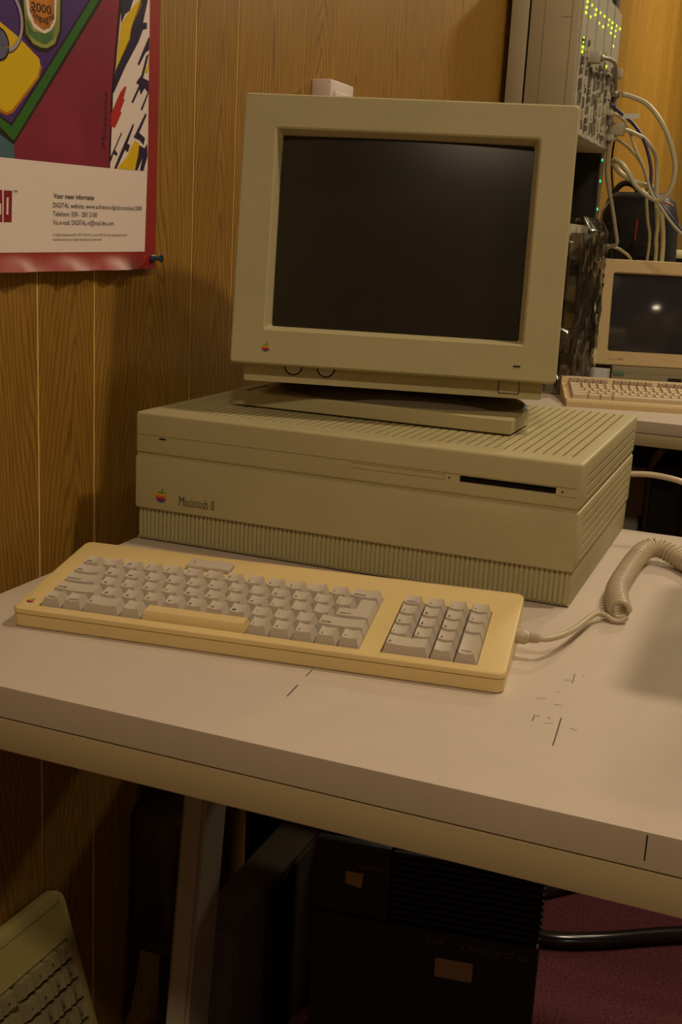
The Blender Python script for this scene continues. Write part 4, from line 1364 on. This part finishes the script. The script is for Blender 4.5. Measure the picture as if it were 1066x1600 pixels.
# ------------------------------------------------------------------ terminal on the second desk
tm = thing('terminal_monitor', 'small beige terminal with grey screen on the background desk', 'monitor', (0.157, 1.985, ZD + 0.0415), (math.radians(-7.0), 0, math.radians(20.0)))
TW, TH = 0.335, 0.270
rings = [ring_xz(0, TW, 0, TH, 0.040, 0.010), ring_xz(0, TW, 0, TH, 0.003, 0.010), ring_xz(0.002, TW - 0.002, 0.002, TH - 0.002, 0.0, 0.009),
         ring_xz(0.0335, TW - 0.0335, 0.034, TH - 0.032, 0.0, 0.006), ring_xz(0.036, TW - 0.036, 0.0365, TH - 0.0345, 0.006, 0.006), ring_xz(0.036, TW - 0.036, 0.0365, TH - 0.0345, 0.020, 0.006)]
link('bezel', loft(rings, False, 'bezel', 0), TERM, tm)
rings = [ring_xz(0.001, TW - 0.001, 0.001, TH - 0.001, 0.040, 0.010), ring_xz(0.006, TW - 0.006, 0.006, TH - 0.006, 0.045, 0.012), ring_xz(0.012, TW - 0.012, 0.020, TH - 0.015, 0.12, 0.02), ring_xz(0.07, TW - 0.07, 0.055, TH - 0.06, 0.27, 0.02), ring_xz(0.075, TW - 0.075, 0.060, TH - 0.065, 0.275, 0.018)]
link('housing', loft(rings, True, 'housing', 30), TERM, tm)
bm = bmesh.new()
g = [[bm.verts.new((0.034 + (TW - 0.068) * i / 12, 0.004 + 0.010 * ((i / 6 - 1) ** 2) + 0.006 * ((j / 5 - 1) ** 2), 0.0345 + (TH - 0.067) * j / 10)) for j in range(11)] for i in range(13)]
for i in range(12):
    for j in range(10):
        bm.faces.new((g[i][j], g[i + 1][j], g[i + 1][j + 1], g[i][j + 1]))
me = finish(bm, 'screen', 80)
if me.polygons[0].normal.y > 0:
    me.flip_normals()
link('screen', me, mat('terminal_glass', (0.035, 0.033, 0.036), 0.08, 0.5), tm)
lettering('maker_lettering', 'digital', mat('faint_ink', (0.40, 0.30, 0.16), 0.6), tm, frame((0.037, -0.0005, 0.0135), (1, 0, 0), (0, 0, 1)), width=0.021, height=0.0048)
lettering('model_lettering', 'VAX', INKGREY, tm, frame((0.061, -0.0005, 0.0135), (1, 0, 0), (0, 0, 1)), width=0.017, height=0.0050)
ts = thing('system_unit', 'flat dark beige system unit under the terminal with a green tag', 'computer', (0.207, 1.993, ZD), (0, 0, math.radians(20.0)))
box('case', (0.0, 0.30, 0.004, 0.27, 0.0, 0.0405), TERMD, ts, 0.002)
box('lower_lip', (-0.001, 0.301, 0.0, 0.006, 0.0, 0.020), TERMD, ts, 0.001)
box('green_tag', (0.004, 0.030, -0.003, 0.002, 0.017, 0.027), mat('tag_green', (0.10, 0.20, 0.12), 0.5), ts, 0.001)
box('slot', (0.145, 0.18, -0.0006, 0.001, 0.008, 0.016), INK, ts)
# beige block and dark box standing left of it
hb = thing('small_beige_block', 'small beige upright block between the wrapped stack and the terminal', 'block', (0.128, 2.055, ZD))
box('body', (0.0, 0.028, 0, 0.03, 0.0, 0.082), mat('block_beige', (0.42, 0.36, 0.22), 0.5), hb, 0.002)
box('cap', (0.002, 0.026, 0.002, 0.028, 0.082, 0.085), TERMD, hb)
pp = thing('paper_pad', 'thick pad of white paper lying behind the terminal keyboard', 'paper', (0.0, 0.0, ZD))
box('pages', (0.130, 0.2030, 1.938, 1.978, 0.0, 0.034), PAPER, pp)
box('backing_card', (0.129, 0.2035, 1.937, 1.979, 0.0, 0.0015), GREYBOX, pp)
# terminal keyboard
tk = thing('terminal_keyboard', 'beige terminal keyboard on the background desk in front of the terminal', 'keyboard', (0.1985, 1.424, ZD), (0, 0, math.radians(16)))
TKW, TKD = 0.53, 0.175
tkz = lambda y: 0.014 + 0.030 * max(0, y - 0.03) / (TKD - 0.03)
prof = [(0, 0), (0, 0.010), (0.004, 0.0145), (0.030, 0.0145), (0.034, 0.012), (0.150, 0.034), (0.158, 0.046), (TKD, 0.047), (TKD, 0)]
link('case', loft([[(0, y, z) for y, z in prof], [(TKW, y, z) for y, z in prof]], True, 'case', 20), TERM, tk)
TS = math.atan(0.022 / 0.116)
k1 = keycap_mesh(0.0165, 0.0170, 0.010, 0.0008, 0.002, 0.003, 0.001)
k1.materials.append(TKEY)
kw = {}
fk = keycap_mesh(0.0165, 0.0150, 0.010, 0.0006, 0.002, 0.003, 0.001)
fk.materials.append(TKEYG)


def tkey(me_, x_, y_, nm='keycap'):
    o_ = bpy.data.objects.new(nm, me_)
    COL.objects.link(o_)
    o_.parent = tk
    m_ = Matrix.Rotation(TS, 4, 'X')
    m_.translation = Vector((x_, y_, (0.0118 if nm == 'keycap' else 0.0175) + (y_ - 0.034) * 0.022 / 0.116))
    o_.matrix_local = m_


def wide(n):
    if n not in kw:
        kw[n] = keycap_mesh(0.0175 * n - 0.001, 0.0170, 0.010, 0.0008, 0.002, 0.003, 0.001)
        kw[n].materials.append(TKEY)
    return kw[n]


for r in range(5):
    y_ = 0.046 + 0.0180 * r
    x_ = 0.014
    if r == 0:
        lay = [2, 1.5, 1.5, 9, 1.5]
    elif r == 1:
        lay = [2.25] + [1] * 11 + [2.25]
    elif r == 2:
        lay = [1.75] + [1] * 12 + [1.75]
    else:
        lay = [1.5] + [1] * 13 + [1]
    lay = lay + [-0.6] + ([1] * 3) + [-0.6] + [1] * 4
    for n in lay:
        if n < 0:
            x_ += -n * 0.0175
            continue
        tkey(wide(n) if n != 1 else k1, x_ + n * 0.0175 / 2, y_)
        x_ += n * 0.0175
x_ = 0.014
for n in (5, 5, 4, 2, 4):
    for q in range(n):
        tkey(fk, x_ + 0.00875, 0.140, 'function_key')
        x_ += 0.0175
    x_ += 0.0115

# things under the second desk
uc = thing('computer_tower', 'pale grey computer tower standing under the background desk', 'computer', (0.19, 1.72, 0))
box('case', (0.0, 0.155, 0.0, 0.42, 0.008, 0.555), mat('tower_pale', (0.55, 0.52, 0.42), 0.5), uc, 0.004)
box('front_panel', (0.003, 0.152, -0.006, 0.003, 0.015, 0.55), HUBM, uc, 0.002)
box('foot', (0.01, 0.145, 0.02, 0.40, 0.0, 0.010), BLACK, uc)
pt = box('pink_tag', (0.330, 0.352, 1.709, 1.713, 0.44, 0.556), mat('pink_paper', (0.50, 0.36, 0.42), 0.7))
tag(pt, 'pale pink paper tag hanging on the front of the pale computer tower', 'tag')
bcs = thing('black_block', 'slim black upright block standing under the background desk', 'case', (0.383, 1.52, 0))  # slim black upright box with a handle on top
link('shell', loft([[(x_, y_, z_) for x_, z_ in round_rect(0.0 + i_, 0.055 - i_, 0.0, 0.60 - i_, 0.015, 4)] for y_, i_ in ((0.0, 0.004), (0.006, 0.0), (0.30, 0.0), (0.306, 0.004))], True, 'shell', 40), BLACK, bcs)
link('handle', tube_mesh(spline([(0.0275, 0.10, 0.597), (0.0275, 0.11, 0.622), (0.0275, 0.19, 0.622), (0.0275, 0.20, 0.597)]), 0.006, 8), BLACK, bcs)

# ------------------------------------------------------------------ under the near desk
tw = thing('tower_computer', 'black upright workstation tower with two paper stickers under the near desk', 'computer', (0.4745 - 0.2465 * math.cos(math.radians(9)), 0.035 - 0.2465 * math.sin(math.radians(9)), 0), (0, 0, math.radians(9)))
box('case', (0.0, 0.2465, 0.012, 0.29, 0.008, 0.425), TOWER, tw, 0.006)
box('front_panel', (0.001, 0.2455, 0.0, 0.014, 0.012, 0.335), TOWER, tw, 0.003)
for i in range(11):
    z = 0.340 + 0.0075 * i
    box('louvre', (0.085, 0.2465, 0.001, 0.014, z, z + 0.0042), TOWER, tw, 0.001, 1)
box('drive_panel', (0.001, 0.083, 0.0, 0.014, 0.337, 0.422), TOWER, tw, 0.002)
box('foot', (0.01, 0.235, 0.02, 0.27, 0.0, 0.010), BLACK, tw)
ST1 = mat('sticker_amber', (0.30, 0.19, 0.05), 0.6)
link('paper_sticker', loft([[(0.0350, -0.0003, 0.3885), (0.0545, -0.0003, 0.3885), (0.0530, -0.0003, 0.3705), (0.0350, -0.0003, 0.3745)], [(0.0350, 0.0005, 0.3885), (0.0545, 0.0005, 0.3885), (0.0530, 0.0005, 0.3705), (0.0350, 0.0005, 0.3745)]], True, 'sticker', 0), ST1, tw)
link('paper_sticker', loft([[(a_, y_, b_) for a_, b_ in round_rect(0.1385, 0.1790, 0.2810, 0.3040, 0.002, 3)] for y_ in (-0.0004, 0.0006)], True, 'sticker', 0), mat('sticker_tan', (0.30, 0.20, 0.12), 0.6), tw)
GREYTXT = mat('dim_lettering', (0.12, 0.07, 0.05), 0.5)
lettering('name_lettering', 'Iris', GREYTXT, tw, frame((0.128, -0.0005, 0.3200), (1, 0, 0), (0, 0, 1)), width=0.018, height=0.007)
lettering('name_lettering', 'I N D I G O', GREYTXT, tw, frame((0.164, -0.0005, 0.3180), (1, 0, 0), (0, 0, 1)), width=0.072, height=0.0065, shear=0.3)
lettering('maker_lettering', 'SiliconGraphics', GREYTXT, tw, frame((0.046, -0.0005, 0.395), (1, 0, 0), (0, 0, 1)), width=0.036, height=0.005)
gx = thing('grey_computer', 'dark grey slim computer case standing left of the black tower', 'computer', (0.066, 0.020, 0))
box('case', (0.0, 0.0545, 0.0, 0.33, 0.006, 0.257), GREYBOX, gx, 0.0025)
box('side_panel', (0.053, 0.0565, 0.004, 0.325, 0.012, 0.250), GREYBOX, gx, 0.001)
box('foot', (0.005, 0.05, 0.02, 0.31, 0.0, 0.008), BLACK, gx)
sc = link('screw', lathe([(0.0034, 0), (0.0030, 0.0016), (0.0012, 0.0020)], 12), METAL, gx)
sc.location = (0.0562, 0.018, 0.222)
sc.rotation_euler = (0, PI / 2, 0)
can = thing('canister', 'dark smoked cylinder on a flanged post by the wall under the near desk', 'canister', (-0.006, 0.108, 0))
CANM = mat('smoked_plastic', (0.075, 0.055, 0.035), 0.35, 0.5)
link('drum', lathe([(0.046, 0.186), (0.047, 0.19), (0.047, 0.335), (0.043, 0.345), (0.030, 0.349)], 32), CANM, can)
link('flange', lathe([(0.046, 0.170), (0.052, 0.173), (0.052, 0.182), (0.046, 0.187)], 32), CANM, can)
link('post', lathe([(0.030, 0.0), (0.030, 0.006), (0.014, 0.010), (0.014, 0.172)], 24), CANM, can)

blocker = thing('added_blocker', 'big dark crate added behind the near desk to keep the wall there dark', 'blocker', (0, 0.42, 0))  # invented box, added to keep the wall seen under the desk dark
box('blocker_body', (-0.030, 0.295, 0.0, 0.50, 0.0, 0.585), BLACK, blocker, 0.004)
box('blocker_lid', (-0.033, 0.298, -0.003, 0.503, 0.585, 0.610), BLACK, blocker, 0.003)
box('blocker_latch', (0.14, 0.18, -0.010, 0.0, 0.555, 0.600), METAL, blocker, 0.001)

# keyboard leaning on the wall
LT = math.radians(17.0)
lk = thing('leaning_keyboard', 'cream keyboard leaning upright against the panelled wall under the near desk', 'keyboard')
e1 = WDIR.copy()
e2 = Vector((-math.sin(LT) * math.cos(WANG), math.sin(LT) * math.sin(WANG), math.cos(LT)))
en = e1.cross(e2)
base0 = wall_pt(-0.4295, 0, 0) - Vector((0, 0, ZD))
LKD, LKW, LKT = 0.334, 0.42, 0.018
# origin: right-hand front corner (lowest), face side
org = Vector((base0.x + 0.0, base0.y, 0.0)) + Vector((math.cos(WANG), -math.sin(WANG), 0)) * (LKD * math.sin(LT) + LKT * math.cos(LT) + 0.003) + Vector((0, 0, LKT * math.sin(LT) + 0.0005))
ml = Matrix((e1, e2, en)).transposed().to_4x4()
ml.translation = org
lk.matrix_world = ml
LKC = mat('leaner_cream', (0.38, 0.31, 0.11), 0.5, 0.3)
LKK = mat('leaner_keys', (0.27, 0.225, 0.11), 0.5, 0.3)
lring = lambda z, i_, r_: [(x_, y_, z) for x_, y_ in round_rect(-LKW + i_, -i_, i_, LKD - i_, r_, 5)]
cs = link('case', loft([lring(-LKT, 0.004, 0.014), lring(-LKT + 0.004, 0.0, 0.016), lring(-0.004, 0.0, 0.016), lring(-0.001, 0.0012, 0.015), lring(0.0, 0.004, 0.013)], True, 'case', 30), LKC, lk)
boolean_cut(cs, cutters([(-LKW + 0.02, -0.014, LKD - 0.179, LKD - 0.055, -0.007, 0.02), (-LKW + 0.02, -0.012, LKD - 0.0145, LKD - 0.0132, -0.002, 0.02)]))
lcap = keycap_mesh(0.0218, 0.0228, 0.013, 0.0022, 0.0036, 0.0050, 0.0012)
lcap.materials.append(LKK)
for r in range(5):
    for c in range(16):
        xx_ = -0.0260 - 0.0226 * c
        if c > 3:
            xx_ -= 0.006 + (0.0, 0.005, 0.009, 0.014, 0.003)[r]
        if xx_ < -LKW + 0.032:
            continue
        o = bpy.data.objects.new('keycap', lcap)
        COL.objects.link(o)
        o.parent = lk
        o.location = (xx_, LKD - 0.0680 - 0.0242 * r, -0.0068)
        if c < 5:
            lettering('legend', '789/456*123-0.=+QWER'[(r * 4 + c) % 20], INK, o, Matrix.Translation((-0.0042, -0.0005, 0.0128)), height=0.0042, bold=0.02)

# chair with black tubular sled base
ch = thing('chair', 'black tubular sled base chair on the maroon carpet behind the near desk', 'chair', (0, 0, 0))
link('sled_tube', tube_mesh(spline([(0.995, 0.945, 0.44), (0.99, 0.93, 0.20), (0.97, 0.92, 0.035), (0.92, 0.890, 0.013), (0.70, 0.727, 0.013), (0.56, 0.640, 0.013), (0.48, 0.588, 0.013), (0.41, 0.556, 0.013), (0.36, 0.560, 0.013), (0.335, 0.60, 0.013), (0.35, 0.66, 0.013), (0.46, 0.78, 0.013), (0.66, 0.99, 0.013), (0.80, 1.13, 0.013), (0.85, 1.17, 0.035), (0.86, 1.18, 0.20), (0.865, 1.185, 0.44)], 8), 0.0125, 10), CHROMEB, ch)
link('seat', loft([[(x_ , y_, z_) for x_, y_ in round_rect(0.80, 1.20, 0.86, 1.26, 0.05, 5)] for z_ in (0.44, 0.48)], True, 'seat', 40), BAGM, ch)
link('backrest', loft([[(x_, y_, z_) for y_, z_ in round_rect(0.88, 1.24, 0.60, 0.92, 0.06, 5)] for x_ in (1.205, 1.235)], True, 'backrest', 40), BAGM, ch)
link('back_tube', tube_mesh([(1.18, 0.96, 0.46), (1.215, 0.96, 0.50), (1.22, 0.96, 0.66)], 0.011, 8), CHROMEB, ch)
link('back_tube', tube_mesh([(1.18, 1.16, 0.46), (1.215, 1.16, 0.50), (1.22, 1.16, 0.66)], 0.011, 8), CHROMEB, ch)

# unseen stand-in monitor, added beyond the right of the view to cast the soft shadow
om = thing('unseen_shadow_caster', 'unseen beige stand-in monitor added at the right of the near desk to cast a shadow', 'monitor', (0.643, -0.112, ZD))
rr = lambda y, i_, zt: [(x_, y, z_) for x_, z_ in round_rect(i_, 0.34 - i_, 0.03 + i_ * 0.3, zt + 0.015 - i_, 0.012, 4)]
link('housing', loft([rr(0.0, 0.004, 0.30), rr(0.004, 0.0, 0.30), rr(0.10, 0.0, 0.30), rr(0.26, 0.0, 0.29), rr(0.33, 0.05, 0.26)], True, 'housing', 30), TERM, om)
link('screen', loft([[(x_, y_, z_) for x_, z_ in round_rect(0.04, 0.30, 0.07, 0.265, 0.012, 4)] for y_ in (-0.0015, 0.001)], True, 'screen', 30), SCREEN, om)
box('foot', (0.05, 0.29, 0.03, 0.28, 0.0, 0.034), TERMD, om, 0.004)
